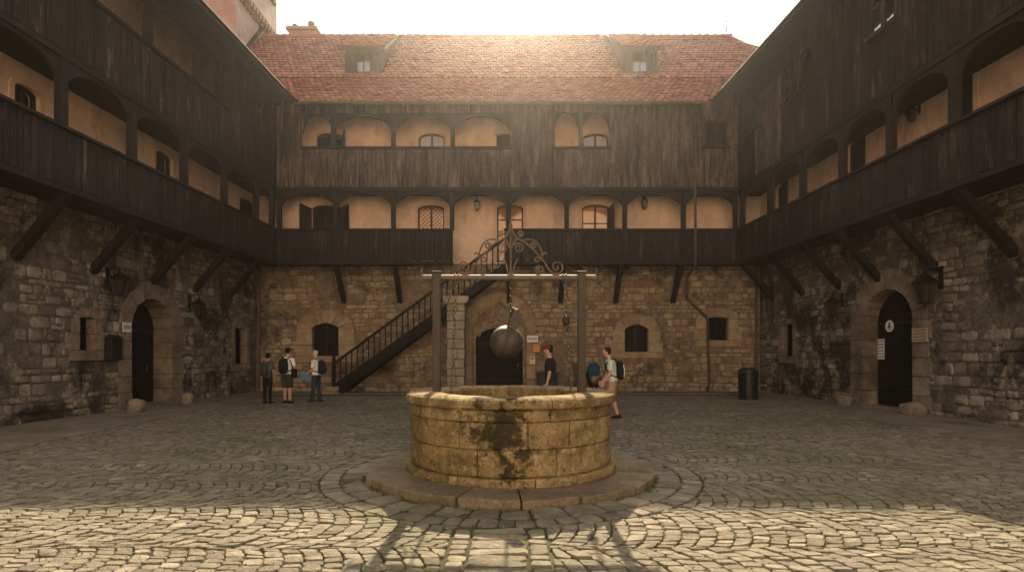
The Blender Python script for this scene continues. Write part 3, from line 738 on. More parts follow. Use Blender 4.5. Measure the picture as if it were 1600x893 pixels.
# ================================================================== SIDE WINGS
def side_wing(fr, ng, label, mats, posts_lo, seed):
    w = thing('gallery_wing', fr.P(0, 0, 0), label, 'building', None)
    return w
UE = 18.2
def side_common(fr, w, ng, ne, holes_p, st_holes, st_ex, seed):
    mb = MB(); panel(mb, fr, -.5, UE, 8.121, 12.9, [], depth=.3); mb.build('plaster_wall', M['plaster_shade'], w)
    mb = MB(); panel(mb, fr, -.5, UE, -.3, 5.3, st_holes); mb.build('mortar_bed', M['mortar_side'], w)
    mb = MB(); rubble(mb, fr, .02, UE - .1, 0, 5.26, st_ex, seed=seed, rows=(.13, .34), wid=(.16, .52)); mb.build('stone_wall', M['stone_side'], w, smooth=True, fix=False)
    mb = MB(); panel(mb, fr, -.5, UE, 5.301, 8.12, holes_p, depth=.3); mb.build('plaster_wall', M['plaster'], w)
    hb = MB(); hb.box(fr, 1.3, UE, ng - .22, ng - .04, 11.05, 11.65); hb.build('head_beam', M['wood_beam'], w)
    tr = MB(); tr.box(fr, 1.3, UE, ng - .22, ng - .012, ZT + .172, YB - .025); tr.build('sill_beam', M['wood_beam'], w)
    fl = MB(); fl.box(fr, .02, UE, .02, ng - .2, YB - .01, YB + .1); fl.build('gallery_floor', M['wood_beam'], w)
    # roof: slab, eave board, tiles
    mb = MB(); P = fr.P; s = .70; z0 = 11.09; a, b = 1.85, UE; d = ne + 5.5; a2 = a - d
    mb.hexa([P(a, ne, z0 - .1), P(b, ne, z0 - .1), P(b, ne - d, z0 + s * d - .1), P(a2, ne - d, z0 + s * d - .1), P(a, ne, z0), P(b, ne, z0), P(b, ne - d, z0 + s * d), P(a2, ne - d, z0 + s * d)])
    r = mb.build('roof', M['wood_beam'], w)
    mb = MB(); o = P(a2, ne + .05, z0 - .02); q = P(b, ne + .05, z0 - .02); t = P(a2, ne - d, z0 + s * d)
    def cl(c):
        dx, dy = c.x - fr.ox, c.y - fr.oy; uu, nn_ = dx * fr.ux + dy * fr.uy, dx * fr.nx + dy * fr.ny; return uu > a - (ne - nn_) + .1 and uu < UE
    tiles(mb, o, Vector(q) - Vector(o), Vector(t) - Vector(P(a2, ne, z0)), UE - a2, 22, .26, .34, cl, seed); mb.build('roof_tiles', M['tile'], r, fix=False)
    mb = MB(); mb.tube([P(1.9, ne + .09, z0 - .04), P(UE, ne + .09, z0 - .05)], .05, 8); mb.build('gutter', M['lead'], w)

# ---- left wing
lw = thing('gallery_wing', LF.P(0, 0, 0), 'dark boarded gallery wing above the mailbox wall, with open arches on both floors', 'building')
sh, sx, hp = [], [], []
a, b = LF.upx(205), LF.upx(268); LDU, LDW = (a + b) / 2, abs(a - b); zc = 3.25
sh.append((LDU - LDW / 2 - .04, LDU + LDW / 2 + .04, 0, zc + .02)); sx.append(ex_arch(LDU, LDW + 1.0, -.1, 2.35, zc + .52))
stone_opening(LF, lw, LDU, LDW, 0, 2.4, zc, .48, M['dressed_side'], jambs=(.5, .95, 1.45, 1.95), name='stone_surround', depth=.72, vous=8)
plank_door(LF, lw, LDU, LDW, 0.06, zc, -.6, hinges=(.6, 2.3), handle=(LDU - .6, 1.15), seed=5)
mb = MB(); mb.box(LF, LDU - LDW / 2 + .004, LDU + LDW / 2 - .004, -.66, .12, 0, .09); mb.build('threshold', M['dressed_side'], lw, bevel=.02)
def side_window(fr, w, pa, pb, ya, yb, b, jambs):
    u0, u1 = sorted((fr.upx(pa), fr.upx(pb))); uc = (u0 + u1) / 2; z1, z0 = fr.zpx(uc, 0, ya), fr.zpx(uc, 0, yb)
    ground_window(w, fr, M['dressed_side'], uc, max(.42, u1 - u0), z0, z1 - .05, z1, b, 0, [lerp(z0, z1, j) for j in jambs], hole=sh, exl=sx, lattice=False, quoin=.08)
side_window(LF, lw, 124, 147, 495, 547, .24, (.5,))
side_window(LF, lw, 367, 384, 512, 568, .2, (.5,))
def yu(fr, Y): return (fr.oy - Y) / -fr.uy
posts = [1.42] + [yu(LF, y) for y in (20.9, 18.75, 16.6, 14.45, 12.3, 10.15, 8.0)] + [UE - .1]
gallery(LF, lw, NL, 1.18, UE, posts, ZB, ZR, ZS, ZT, 'wood_dark', 41, pw=.2, flat=.2)
def plaster_win(fr, w, pa, pb, ya, z0, mull=1, pane='glass', arch=.14, tr=()):
    u0, u1 = sorted((fr.upx(pa), fr.upx(pb))); uc = (u0 + u1) / 2; z1 = fr.zpx(uc, 0, ya)
    hp.append(window(fr, w, uc, u1 - u0, z0, z1 - arch, z1, mull=mull, trans=tr, pane=pane, sill=z0 > 5.5))
plaster_win(LF, lw, 22, 62, 135, 6.1, tr=(6.9,))
plaster_win(LF, lw, 243, 270, 238, 6.1, tr=(6.8,))
plaster_win(LF, lw, 374, 401, 312, 5.32, mull=0, pane='wood_door')
# upper floor: boarded end, then open bays
us = LF.upx(354, NL); w0, w1 = sorted((LF.upx(399, NL), LF.upx(413, NL))); wz1, wz0 = LF.zpx((w0 + w1) / 2, NL, 163), LF.zpx((w0 + w1) / 2, NL, 208)
mb = MB(); boards(mb, LF, 1.18, us, NL, YB, 11.62, holes=((w0, w1, wz0, wz1),), seed=51); boards(mb, LF, us, UE, NL, YB, YR - .03, seed=52); mb.build('upper_boarding', M['wood_dark'], lw)
window(LF, lw, (w0 + w1) / 2, w1 - w0 + .04, wz0 - .02, wz1 + .019, wz1 + .02, n=NL + .03, frame='wood_frame', band=None, mull=0, back=.04, sill=True)
rl = MB(); rl.box(LF, us - .1, UE, NL - .1, NL + .09, YR - .028, YR + .05); rl.build('handrail', M['wood_beam'], lw, bevel=.01)
pu = [us] + [yu(LF, y) for y in (17.25, 15.05, 12.85, 10.65, 8.45)] + [UE - .1]
for p in pu:
    pb = MB(); pb.box(LF, p - .1, p + .1, NL - .19, NL - .02, YR + .051, 11.05); pb.build('post', M['wood_frame'], lw, bevel=.012)
for a, b in zip(pu[:-1], pu[1:]):
    ab = MB(); arcade(ab, LF, a + .04, b - .04, YS - .1, 11.04, NL - .15, NL - .06, .15); ab.build('arch_board', M['wood_frame'], lw)
side_common(LF, lw, NL, 2.5, hp, sh, sx, 61)
for y in (21.5, 19.3, 17.2, 14.85, 12.62, 10.4, 8.2):
    u = yu(LF, y); mb = MB(); mb.bar(LF.P(u, 1.25, 5.18), LF.P(u, -.02, 3.72), .17, .21, up=(LF.ux, LF.uy, 0)); mb.build('strut', M['wood_frame'], lw, bevel=.015)

# ---- right wing
rw = thing('gallery_wing', RT.P(0, 0, 0), 'dark wing with closed board cladding on its upper floor, above the pale plaque', 'building')
sh, sx, hp = [], [], []
a, b = sorted((RT.upx(1349), RT.upx(1427))); RDU, RDW = (a + b) / 2, b - a; zc = 3.42
sh.append((RDU - RDW / 2 - .04, RDU + RDW / 2 + .04, 0, zc + .02)); sx.append(ex_arch(RDU, RDW + 1.04, -.1, 2.5, zc + .6))
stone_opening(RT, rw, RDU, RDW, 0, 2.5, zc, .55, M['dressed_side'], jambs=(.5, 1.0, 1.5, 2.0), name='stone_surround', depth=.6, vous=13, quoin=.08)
rdoor = plank_door(RT, rw, RDU, RDW, .06, zc, -.45, hinges=(.6, 2.5), handle=(RDU + .7, 1.25), seed=7)
mb = MB(); mb.box(RT, RDU - RDW / 2 + .004, RDU + RDW / 2 - .004, -.5, .12, 0, .08); mb.build('threshold', M['dressed_side'], rw, bevel=.02)
side_window(RT, rw, 1222, 1239, 506, 556, .2, (.5,))
posts = [1.42] + [yu(RT, y) for y in (20.0, 17.95, 15.95, 14.05, 12.15, 10.2, 8.2)] + [UE - .1]
gallery(RT, rw, NR, 1.18, UE, posts, ZB, ZR, ZS, ZT, 'wood_dark', 71, pw=.2, flat=.2)
plaster_win(RT, rw, 1213, 1232, 284, 5.32, mull=0, pane='wood_door')
plaster_win(RT, rw, 1324, 1353, 216, 5.32, mull=0, pane='wood_door')
plaster_win(RT, rw, 1481, 1521, 122, 5.32, mull=0, pane='wood_door')
hs = []
def rwin(pa, pb, ya, yb):
    u0, u1 = sorted((RT.upx(pa, NR), RT.upx(pb, NR))); uc = (u0 + u1) / 2; h = (u0, u1, RT.zpx(uc, NR, yb), RT.zpx(uc, NR, ya)); hs.append(h); return h
q1 = rwin(1171, 1184, 150, 203); q2 = rwin(1225, 1240, 95, 152); q3 = rwin(1247, 1268, 72, 136); q4 = rwin(1362, 1399, -40, 42)
zl = min(q2[2], q3[2]); zh = min(max(q2[3], q3[3]), 11.0); hs[1] = q2 = (q2[0], q2[1], zl, zh); hs[2] = q3 = (q3[0], q3[1], zl, zh)
mb = MB(); boards(mb, RT, 1.18, UE, NR, YB, 11.62, holes=hs, seed=81)
mb.build('upper_boarding', M['wood_dark'], rw)
pa, pb_ = sorted((RT.upx(1181, NR), RT.upx(1221, NR)))
mb = MB(); boards(mb, RT, pa, pb_, NR + .036, YB - .01, 10.9, holes=((q1[0] - .06, q1[1] + .05, q1[2] - .1, q1[3] + .08),), seed=82); mb.build('weathered_boarding', M['wood_weather'], rw)
for q in (q1, q4):
    window(RT, rw, (q[0] + q[1]) / 2, q[1] - q[0] + .08, q[2] - .03, q[3] + .029, q[3] + .03, n=NR + .04, frame='wood_brown' if q is q1 else 'wood_dormer', band=None, mull=0 if q is q1 else 1, trans=((q[2] + q[3]) / 2,), back=.05, sill=True)
for q in (q2, q3):
    ab = MB(); arcade(ab, RT, q[0] - .01, q[1] + .01, q[3] - .75, q[3] + .005, NR - .15, NR - .04, 0, rz=.72); ab.build('arch_board', M['wood_frame'], rw)
rl = MB(); rl.box(RT, min(q2[0], q3[0]) - .12, max(q2[1], q3[1]) + .12, NR - .1, NR + .1, zl - .06, zl + .005); rl.build('handrail', M['wood_beam'], rw, bevel=.01)
side_common(RT, rw, NR, 2.8, hp, sh, sx, 91)
for y in (22.5, 20.4, 18.3, 16.45, 14.4, 12.25, 10.1, 8.1):
    u = yu(RT, y); mb = MB(); mb.bar(RT.P(u, 1.3, 5.18), RT.P(u, -.02, 3.72), .17, .21, up=(RT.ux, RT.uy, 0)); mb.build('strut', M['wood_frame'], rw, bevel=.015)

# ---- tower beyond the left wing
tw = thing('tower', (-15.5, 29.4, 0), 'tall pink and grey plastered tower rising beyond the red roof', 'tower')
mb = MB(); mb.box(WORLD, -18.2, -12.9, 26.95, 31.9, 0, 27); mb.build('tower_wall', M['plaster_pink'], tw, bevel=.03)
mb = MB(); mb.box(WORLD, -12.895, -12.875, 27.0, 31.9, 10, 27); mb.build('side_render', M['plaster_grey'], tw)
mb = MB(); y = 27.0
while y < 31.8:
    mb.box(WORLD, -12.876, -12.62, y, y + .17, 18.75, 19.05); mb.box(WORLD, -12.876, -12.70, y + .02, y + .15, 18.55, 18.75); y += .36
mb.box(WORLD, -12.876, -12.66, 27.0, 31.85, 19.052, 19.13); mb.build('dentil_band', M['terracotta'], tw)
mb = MB(); mb.box(WORLD, -12.876, -12.74, 31.0, 31.55, 20.8, 21.6); mb.build('shutter', M['wood_brown'], tw)
mb = MB()
for (ya, za), (yb, zb) in ((E0, E1), (E1, E2)): 
    if yb > 27: mb.bar((-12.78, 26.9, E1[1] + 1.3 * 1.069 + .12), (-12.78, 29.95, 18.75), .16, .1)
mb.build('flashing', M['lead'], tw)
# ================================================================== GROUND
WX, WY = .05, 7.73
xl = lambda y: -8.28 - .06 * (y - 9.3)
xr = lambda y: 8.6 + .06 * (y - 9.48)
mb = MB(); mb.add([(-60, -60, 0), (60, -60, 0), (60, 60, 0), (-60, 60, 0)], [(0, 1, 2, 3)])
tag(mb.build('ground', M['ground']), kind='structure')
def warp(x, y): 
    v = Vector((x * .45, y * .45, 0)); return x + .10 * mnoise.noise(v), y + .10 * mnoise.noise(v + Vector((31, 7, 3)))
mb = MB(); rn = random.Random(12)
def cobble(q, fine):
    cx = sum(p[0] for p in q) / 4; cy = sum(p[1] for p in q) / 4
    h = .017 + rn.uniform(-.009, .008) + .016 * mnoise.noise((cx * .8, cy * .8, 4)); tx, ty = rn.uniform(-.07, .07), rn.uniform(-.07, .07)
    q = [(cx + (x - cx) * .93 + rn.uniform(-.006, .006), cy + (y - cy) * .90 + rn.uniform(-.006, .006)) for x, y in q]
    if fine:
        o = []
        for i in range(4):
            a, b = q[i], q[(i + 1) % 4]; t = rn.uniform(.10, .2); o += [lerp2(a, b, t), lerp2(a, b, 1 - rn.uniform(.10, .2))]
        K = 8; vs = [(x, y, -.004) for x, y in o]
        vs += [(x * .97 + cx * .03, y * .97 + cy * .03, h * .75 + rn.uniform(-.002, .002)) for x, y in o]
        vs += [(x * .88 + cx * .12, y * .88 + cy * .12, h + (x - cx) * tx + (y - cy) * ty + rn.uniform(-.0025, .0025)) for x, y in o]
        vs.append((cx, cy, h + rn.uniform(-.002, .004))); fs = []
        for r in range(2): fs += [(r * K + i, r * K + (i + 1) % K, (r + 1) * K + (i + 1) % K, (r + 1) * K + i) for i in range(K)]
        fs += [(2 * K + i, 2 * K + (i + 1) % K, 3 * K) for i in range(K)]
    else:
        vs = [(x, y, -.004) for x, y in q] + [(x * .84 + cx * .16, y * .84 + cy * .16, h + (x - cx) * tx + (y - cy) * ty) for x, y in q]
        fs = [(i, (i + 1) % 4, 4 + (i + 1) % 4, 4 + i) for i in range(4)] + [(4, 5, 6, 7)]
    mb.add(vs, fs)
BW_ = 1.2; AH = R(37); RA = BW_ / (2 * math.sin(AH)); DX = .153; NK = 12
for j in range(17):
    yb = 1.1 + j * BW_; off = rn.uniform(0, .18)
    yc = yb + BW_ / 2
    i0 = int((max(xl(yc), -(yc * .95 + 2.6)) - .5) / DX) - 2; i1 = int((min(xr(yc), yc * .95 + 2.6) + .5) / DX) + 2
    for i in range(i0, i1):
        sh_ = .5 if i % 2 else 0.0; bd = [-1] + [-1 + 2 * (k + sh_ + (0 if sh_ else 1)) / NK for k in range(NK - (0 if sh_ else 1))] + [1]
        bd = [bd[0]] + [b + rn.uniform(-.04, .04) for b in bd[1:-1] if rn.random() > .035] + [bd[-1]]
        for a, b in zip(bd[:-1], bd[1:]):
            def pt(s, ii): 
                an = s * AH; return warp(off + ii * DX + RA * math.cos(an) - RA * math.cos(AH), yc + RA * math.sin(an))
            q = [pt(a, i), pt(a, i + 1), pt(b, i + 1), pt(b, i)]
            cx = sum(p[0] for p in q) / 4; cy = sum(p[1] for p in q) / 4
            if not (xl(cy) + .05 < cx < xr(cy) - .05) or cy > 21.5: continue
            if math.hypot(cx - WX, cy - WY) < 2.43 or (abs(cx + .07) < .40 and cy < 5.6): continue
            q2_ = []
            for x, y_ in q:
                if y_ < 5.35 and abs(x + .07) < .425: x = -.07 + math.copysign(.425, cx + .07)
                r_ = math.hypot(x - WX, y_ - WY)
                if r_ < 2.48: x, y_ = WX + (x - WX) / r_ * 2.48, WY + (y_ - WY) / r_ * 2.48
                q2_.append((x, y_))
            q = q2_
            cobble(q, cy < 11)
# radial course round the well, straight course in front of it
a = 0
while a < 2 * PI - .02:
    da = min(rn.uniform(.13, .2), 2 * PI - a); da = 2 * PI - a if 2 * PI - a - da < .07 else da
    for r0, r1 in ((1.86, 2.235), (2.225, 2.47)):
        if r0 == 1.86: segs = [(a, a + da)]
        else: m = a + da * rn.uniform(.4, .6); segs = [(a, m), (m, a + da)]
        for p, q in segs:
            r2 = r1 + rn.uniform(-.012, .012) if r0 == 1.86 else r1; cobble([(WX + r * math.cos(t), WY + r * math.sin(t)) for r, t in ((r0, p), (r2, p), (r2, q), (r0, q))], True)
    a += da
y = 5.2
while y > 1.2:
    d = rn.uniform(.115, .165); e0, e1 = rn.uniform(-.02, .02), rn.uniform(-.02, .02)
    x = [-.47 , -.33 + e0, .19 + e1, .34]
    for p, q in zip(x[:-1], x[1:]): cobble([(p, y - d), (q, y - d + rn.uniform(-.01, .01)), (q, y + rn.uniform(-.01, .01)), (p, y)], True)
    y -= d
tag(mb.build('cobblestone_paving', M['cobble'], smooth=False, fix=False), kind='structure')
# slab pavements along the walls
mb = MB()
def slab(x0, x1, y0, y1, h):
    j = lambda: rn.uniform(-.012, .012); g = .009
    b = [(x0 + g, y0 + g), (x1 - g, y0 + g), (x1 - g, y1 - g), (x0 + g, y1 - g)]
    t = [(x + (.012 if i in (0, 3) else -.012), y + (.012 if i < 2 else -.012), h + rn.uniform(-.006, .006)) for i, (x, y) in enumerate(b)]
    mb.hexa([(x, y, -.01) for x, y in b] + t)
y = 3.0
while y < 21.6:
    d = rn.uniform(.4, .75)
    for ea, eb in ((lambda t: -11.1 - .046 * 0, xl), (xr, lambda t: 11.2)):
        A, B = ea(y), eb(y); x = A
        while x < B - .02:
            w = rn.uniform(.45, .9); w = B - x if B - x - w < .3 else w
            slab(x, x + w, y, y + d, .035); x += w
    y += d
ye = y
for r in range(4):
    y0 = 21.55 + r * .55 if r else ye; y1 = 21.55 + (r + 1) * .55
    if y1 - y0 < .1: continue
    x = -10.6
    while x < 10.8:
        w = rn.uniform(.5, 1.1); slab(x, x + w, y0, y1, .04); x += w
tag(mb.build('pavement', M['paving'], fix=False), kind='structure')
# moss and short grass in the joints
mb = MB()
def tuft(x, y, s):
    for k in range(rn.randint(4, 8)):
        a = rn.uniform(0, 2 * PI); l = s * rn.uniform(.5, 1.1); r = rn.uniform(0, s * .5); px, py = x + r * math.cos(a), y + r * math.sin(a); t = rn.uniform(.2, .7) * l; w = .0035
        dx, dy = math.cos(a), math.sin(a)
        mb.add([(px - dy * w, py + dx * w, 0), (px + dy * w, py - dx * w, 0), (px + dx * t, py + dy * t, l + .012)], [(0, 1, 2)])
for k in range(420):
    a = rn.uniform(PI * 1.05, PI * 1.95); r = 1.90 + abs(rn.gauss(0, .025)); tuft(WX + r * math.cos(a), WY + r * math.sin(a), rn.uniform(.015, .05))
for k in range(6500):
    y = rn.uniform(3.6, 21) if k % 3 else rn.uniform(3.6, 8); x = rn.uniform(-8, 8.4)
    if math.hypot(x - WX, y - WY) < 2.0 or mnoise.noise((x * .5, y * .5, 9)) < .02: continue
    tuft(x, y, rn.uniform(.01, .024))
M['moss'] = plain('moss_green', (.085, .085, .02), .95, var=.4, scale=2, bmp=0)
tag(mb.build('grass_tufts', M['moss'], fix=False), kind='stuff')

# ================================================================== WELL
well = thing('stone_well', (WX, WY, 0), 'round lichen stained stone well on a low slab step with iron scrollwork frame', 'well')
FW = lambda r, a, z: (WX + r * math.cos(a), WY + r * math.sin(a), z)
mb = MB(); cuts = sorted([R(d) for d in (-152, -126, -108, -87, -67, -41, -14, 10, 38, 76, 118, 158)])
for i, a in enumerate(cuts):
    b = cuts[(i + 1) % len(cuts)]; b = b if b > a else b + 2 * PI
    g = .0045; ro = 1.87 / math.cos((b - a) / 2) ** .6; top = .108 + rn.uniform(-.016, .016); ja, jb = rn.uniform(-.03, .03), rn.uniform(-.03, .03); m = (a + b) / 2
    pl = [(1.2, a + g), (ro + ja, a + g), (1.88 + rn.uniform(-.015, .02), m), (ro + jb, b - g), (1.2, b - g), (1.2, m)]
    k = 6; vs = [FW(r, t, -.02) for r, t in pl] + [FW(r, t, top + rn.uniform(-.004, .004)) for r, t in pl]
    mb.add(vs, [tuple(range(k))[::-1], (6, 7, 8, 11), (8, 9, 10, 11)] + [(q, (q + 1) % k, k + (q + 1) % k, k + q) for q in range(k)])
mb.build('step', M['step'], well, bevel=.018)
def course(name, angs, prof, rin, seed, disp=.02, smooth=True):
    mb = MB(); n = len(prof)
    for i, a in enumerate(angs):
        b = angs[(i + 1) % len(angs)]; b = b if b > a + 1e-6 else b + 2 * PI
        A = max(5, int((b - a) / .045)); g = .0045; vs = []
        for c in range(A + 1):
            t = a + g + (b - a - 2 * g) * c / A
            edge = 1.0 if c in (0, A) else (.35 if c in (1, A - 1) else 0)
            for r, z in prof:
                x, y_, zz = FW(1, t, z); d = .4 * disp * mnoise.noise((x * 4.3, y_ * 4.3, z * 5 + seed)) + disp * .6 * mnoise.noise((x * 12, y_ * 12, z * 12 + seed)) + disp * .5 * mnoise.noise((i * 7.3, seed, 0))
                if r <= rin + .3: d = 0
                vs.append(FW(r + d - (.012 + .012 * abs(mnoise.noise((zz * 9, i * 3.3, seed)))) * edge * (1 if r > rin + .3 else 0), t, zz + (.006 * mnoise.noise((t * 3, r, seed)) if z > 1 else 0)))
        fs = []
        for c in range(A):
            for q in range(n - 1): fs.append((c * n + q, (c + 1) * n + q, (c + 1) * n + q + 1, c * n + q + 1))
            fs.append((c * n + n - 1, (c + 1) * n + n - 1, (c + 1) * n, c * n))
        fs += [tuple(range(n)), tuple(A * n + q for q in reversed(range(n)))]
        mb.add(vs, fs)
    return mb.build(name, M['well'], well, smooth=False)
def joints(pxs, r, extra):
    an = [-PI / 2 + math.asin(max(-1, min(1, (p - 797) / F * (WY - r * .7) / r))) for p in pxs]; return sorted(an + extra)
back = lambda k, o: [PI * .06 + o + (PI * .86) * i / k for i in range(k + 1)]
def cprof(z0, z1, r, rin=.95, rows=6):
    p = [(rin, z0 + .002)] + [(r - .016, z0 + .003)] + [(r - (.005 if i in (0, rows) else 0), lerp(z0 + .016, z1 - .014, i / rows)) for i in range(rows + 1)] + [(r - .016, z1 - .003)] + [(rin, z1 - .002)]; return p
course('base_course', joints((700, 715, 833, 897), 1.40, back(5, .1)), cprof(.10, .21, 1.405, rows=3), .95, 1)
course('drum_course', joints((675, 746, 866, 930), 1.335, back(6, 0)), cprof(.21, .52, 1.335), .95, 2)
course('drum_course', joints((662, 718, 822, 887, 940), 1.335, back(6, .12)), cprof(.52, .83, 1.335), .95, 3)
course('rim', joints((669, 746, 857, 913), 1.36, back(6, .05)), [(.9, .832), (1.32, .833), (1.335, .85), (1.336, .93), (1.345, .965), (1.385, .985), (1.40, 1.0), (1.402, 1.05), (1.392, 1.085), (1.36, 1.105), (1.2, 1.112), (1.0, 1.108), (.92, 1.10), (.90, 1.08)], .6, 4, .016)
mb = MB(); mb.lathe((WX, WY, 0), [(.945, .02), (.945, .84)], 32); mb.build('shaft', M['well'], well)
# frame of posts and beam
PXL, PXR = WX - .99, WX + .95; BZ = 2.63
for x in (PXL, PXR):
    mb = MB(); mb.box(WORLD, x - .052, x + .052, WY - .1 - .052, WY - .1 + .052, 1.09, 2.685); p = mb.build('post', M['bronze'], well, bevel=.008)
    mb = MB(); mb.box(WORLD, x - .062, x + .062, WY - .1 - .062, WY - .1 + .062, 2.686, 2.71); mb.build('post_cap', M['bronze'], p, bevel=.005)
BYw = WY - .1
mb = MB(); mb.tube([(WX - 1.19, BYw, BZ), (WX + 1.15, BYw, BZ)], .036, 14)
for s, x in ((-1, WX - 1.19), (1, WX + 1.15)):
    for v in (-1, 1):
        mb.tube([(x - s * .02, BYw, BZ + v * .03), (x, BYw, BZ + v * .06), (x + s * .012, BYw, BZ + v * .10), (x - s * .008, BYw, BZ + v * .12), (x - s * .025, BYw, BZ + v * .105)], .011, 6)
for x in (-.72, 0.0, .72):
    for o in (-.022, .022): mb.tube([(WX + x + o + .044 * 0, BYw + .044 * math.cos(t), BZ + .044 * math.sin(t)) for t in [2 * PI * k / 12 for k in range(13)]], .011, 6, cap=False)
mb.build('crossbeam', M['rust'], well, smooth=False)
S = WY / F
def SP(px, py): return (WX + (px - 794) * S, BYw, EYE + (HY - py) * S)
def spiral(cx, cy, r0, a0, turns, dirn=1, n=26, r1=1.5):
    return [(cx + lerp(r0, r1, t) * math.cos(a0 + dirn * turns * 2 * PI * t), cy + lerp(r0, r1, t) * math.sin(a0 + dirn * turns * 2 * PI * t)) for t in [i / n for i in range(n + 1)]]
def smooth_pts(p, it=2):
    for _ in range(it):
        q = [p[0]]
        for a, b in zip(p[:-1], p[1:]): q += [lerp2(a, b, .25), lerp2(a, b, .75)]
        p = q + [p[-1]]
    return p
curves = [
    smooth_pts([(795.5, 352), (797, 366), (806, 376), (818, 381), (834, 397), (846, 410), (853, 424), (862, 430)]) + spiral(865, 418.5, 11, PI / 2 + .2, 1.4, -1),
    smooth_pts([(812, 378), (822, 375), (834, 379), (841, 391), (843, 403)]) + smooth_pts([(843, 403), (844, 398), (848, 396.5), (850, 399)]),
    smooth_pts([(796, 389), (799, 378), (808, 375)]) + [(808, 375)],
    spiral(806, 389.5, 8.2, -PI * .8, 1.6, 1), spiral(829, 386, 5.2, PI, 1.3, 1), spiral(839, 423, 7.5, PI / 2, 1.5, 1), spiral(835, 408, 5.2, 0, 1.0, -1),
    spiral(809, 367, 4.6, PI * .6, 1.4, -1), smooth_pts([(798, 430), (800, 416), (806, 405)]),
]
mb = MB()
for c in curves:
    for sgn in (1, -1): mb.tube([SP(794 + sgn * (x - 794), y) for x, y in c], .0115, 6)
mb.tube([SP(794, 430), SP(794, 352)], [.014, .009], 6); mb.tube([SP(794, 353), SP(794, 347), SP(794, 343)], [.016, .012, .003], 8)
mb.build('scrollwork', M['rust'], well)
for sgn in (-1, 1):
    mb = MB(); x = PXL if sgn < 0 else PXR
    mb.tube([(x - sgn * a, BYw, z) for a, z in ((.05, 2.28), (.10, 2.27), (.16, 2.31), (.19, 2.40), (.205, 2.52), (.21, 2.60))], .009, 6); mb.build('hook_brace', M['rust'], well)
def chain(name, a, b, label, sag=0.0, ls=.052):
    t = thing(name, tuple(a), label, 'chain', None); a, b = Vector(a), Vector(b); L = (b - a).length; n = int(L / (ls * .78)); d = (b - a).normalized(); mb = MB()
    sx = Vector((1, 0, 0)); sy = d.cross(sx).normalized(); sx = sy.cross(d).normalized()
    for i in range(n):
        c = a + d * (L * (i + .5) / n); w = (sx if i % 2 else sy) ; w = (w + (sy if i % 2 else sx) * rn.uniform(-.3, .3)).normalized()
        mb.tube([tuple(c + d * ls * .5 * math.cos(q) + w * ls * .30 * math.sin(q)) for q in [2 * PI * k / 8 for k in range(9)]], ls * .115, 5, cap=False)
    mb.build('links', M['chain'], t, smooth=True, fix=False); return t
chain('chain', (WX - .72, BYw, 2.585), (WX - .775, WY - .35, 1.13), 'thin iron chain hanging from the well beam near the left post down to the rim')
chain('chain', (WX + .0, BYw, 2.585), (WX + .0, BYw, 2.02), 'short iron chain holding up the iron ball under the middle of the beam', ls=.062)
chain('chain', (WX + .72, BYw, 2.585), (WX + .78, WY - .35, 1.13), 'long iron chain with a pulley block on it, beside the right post of the well')
pl = thing('pulley_block', (WX + .735, BYw - .05, 2.05), 'small dark pulley block threaded on the chain by the right well post', 'pulley')
mb = MB(); mb.ell((WX + .735, BYw - .05, 2.05), .05, .04, .08, 10, 8); mb.build('block', M['iron'], pl, smooth=True)
mb = MB(); mb.tube([(WX + .735 + .03 * math.cos(t), BYw - .05, 2.14 + .035 * math.sin(t)) for t in [2 * PI * k / 10 for k in range(11)]], .01, 6, cap=False); mb.build('eye_ring', M['rust'], pl)
bl = thing('iron_ball', (WX - .045, BYw, 1.76), 'large worn iron ball with a slanting strap handle hanging above the well', 'iron ball')
mb = MB(); mb.ell((WX - .055, BYw, 1.765), .222, .222, .222, 40, 26); mb.build('ball', M['ball'], bl, smooth=True)
mb = MB()
ang = R(18); ca, sa = math.cos(ang), math.sin(ang)
def BP(t, rr, y): # great-circle band tilted to the right
    x, z = rr * math.sin(t), rr * math.cos(t); return (WX - .055 + y * ca + 0 * x, BYw - x, 1.765 + z) 
for wv in (0,):
    prof = []
    for k in range(33):
        t = -PI + 2 * PI * k / 32
        for dx, rr in ((-.03, .224), (-.03, .232), (.03, .232), (.03, .224)):
            z = rr * math.cos(t); xx = dx * ca + z * sa; zz = -dx * sa + z * ca; prof.append((WX - .055 + xx, BYw - rr * math.sin(t), 1.765 + zz))
    fs = [(k * 4 + q, (k + 1) * 4 + q, (k + 1) * 4 + (q + 1) % 4, k * 4 + (q + 1) % 4) for k in range(32) for q in range(4)]
    mb.add(prof, fs)
mb.build('band', M['bronze'], bl)
mb = MB(); mb.bar((WX + .0, BYw - .12, 1.90), (WX + .105, BYw - .09, 2.17), .125, .03, up=(0, 1, 0)); mb.bar((WX + .10, BYw - .09, 2.16), (WX + .02, BYw, 2.19), .07, .028, up=(0, 1, 0))
mb.bar((WX + .035, BYw + .06, 1.96), (WX + .02, BYw + .02, 2.16), .05, .02, up=(0, 1, 0)); mb.build('strap', M['bronze'], bl, bevel=.006)
mb = MB(); mb.tube([(WX - .0 + .045 * math.cos(t), BYw, 2.02 + .045 * math.sin(t)) for t in [2 * PI * k / 12 for k in range(13)]], .014, 6, cap=False); mb.build('ring', M['rust'], bl)

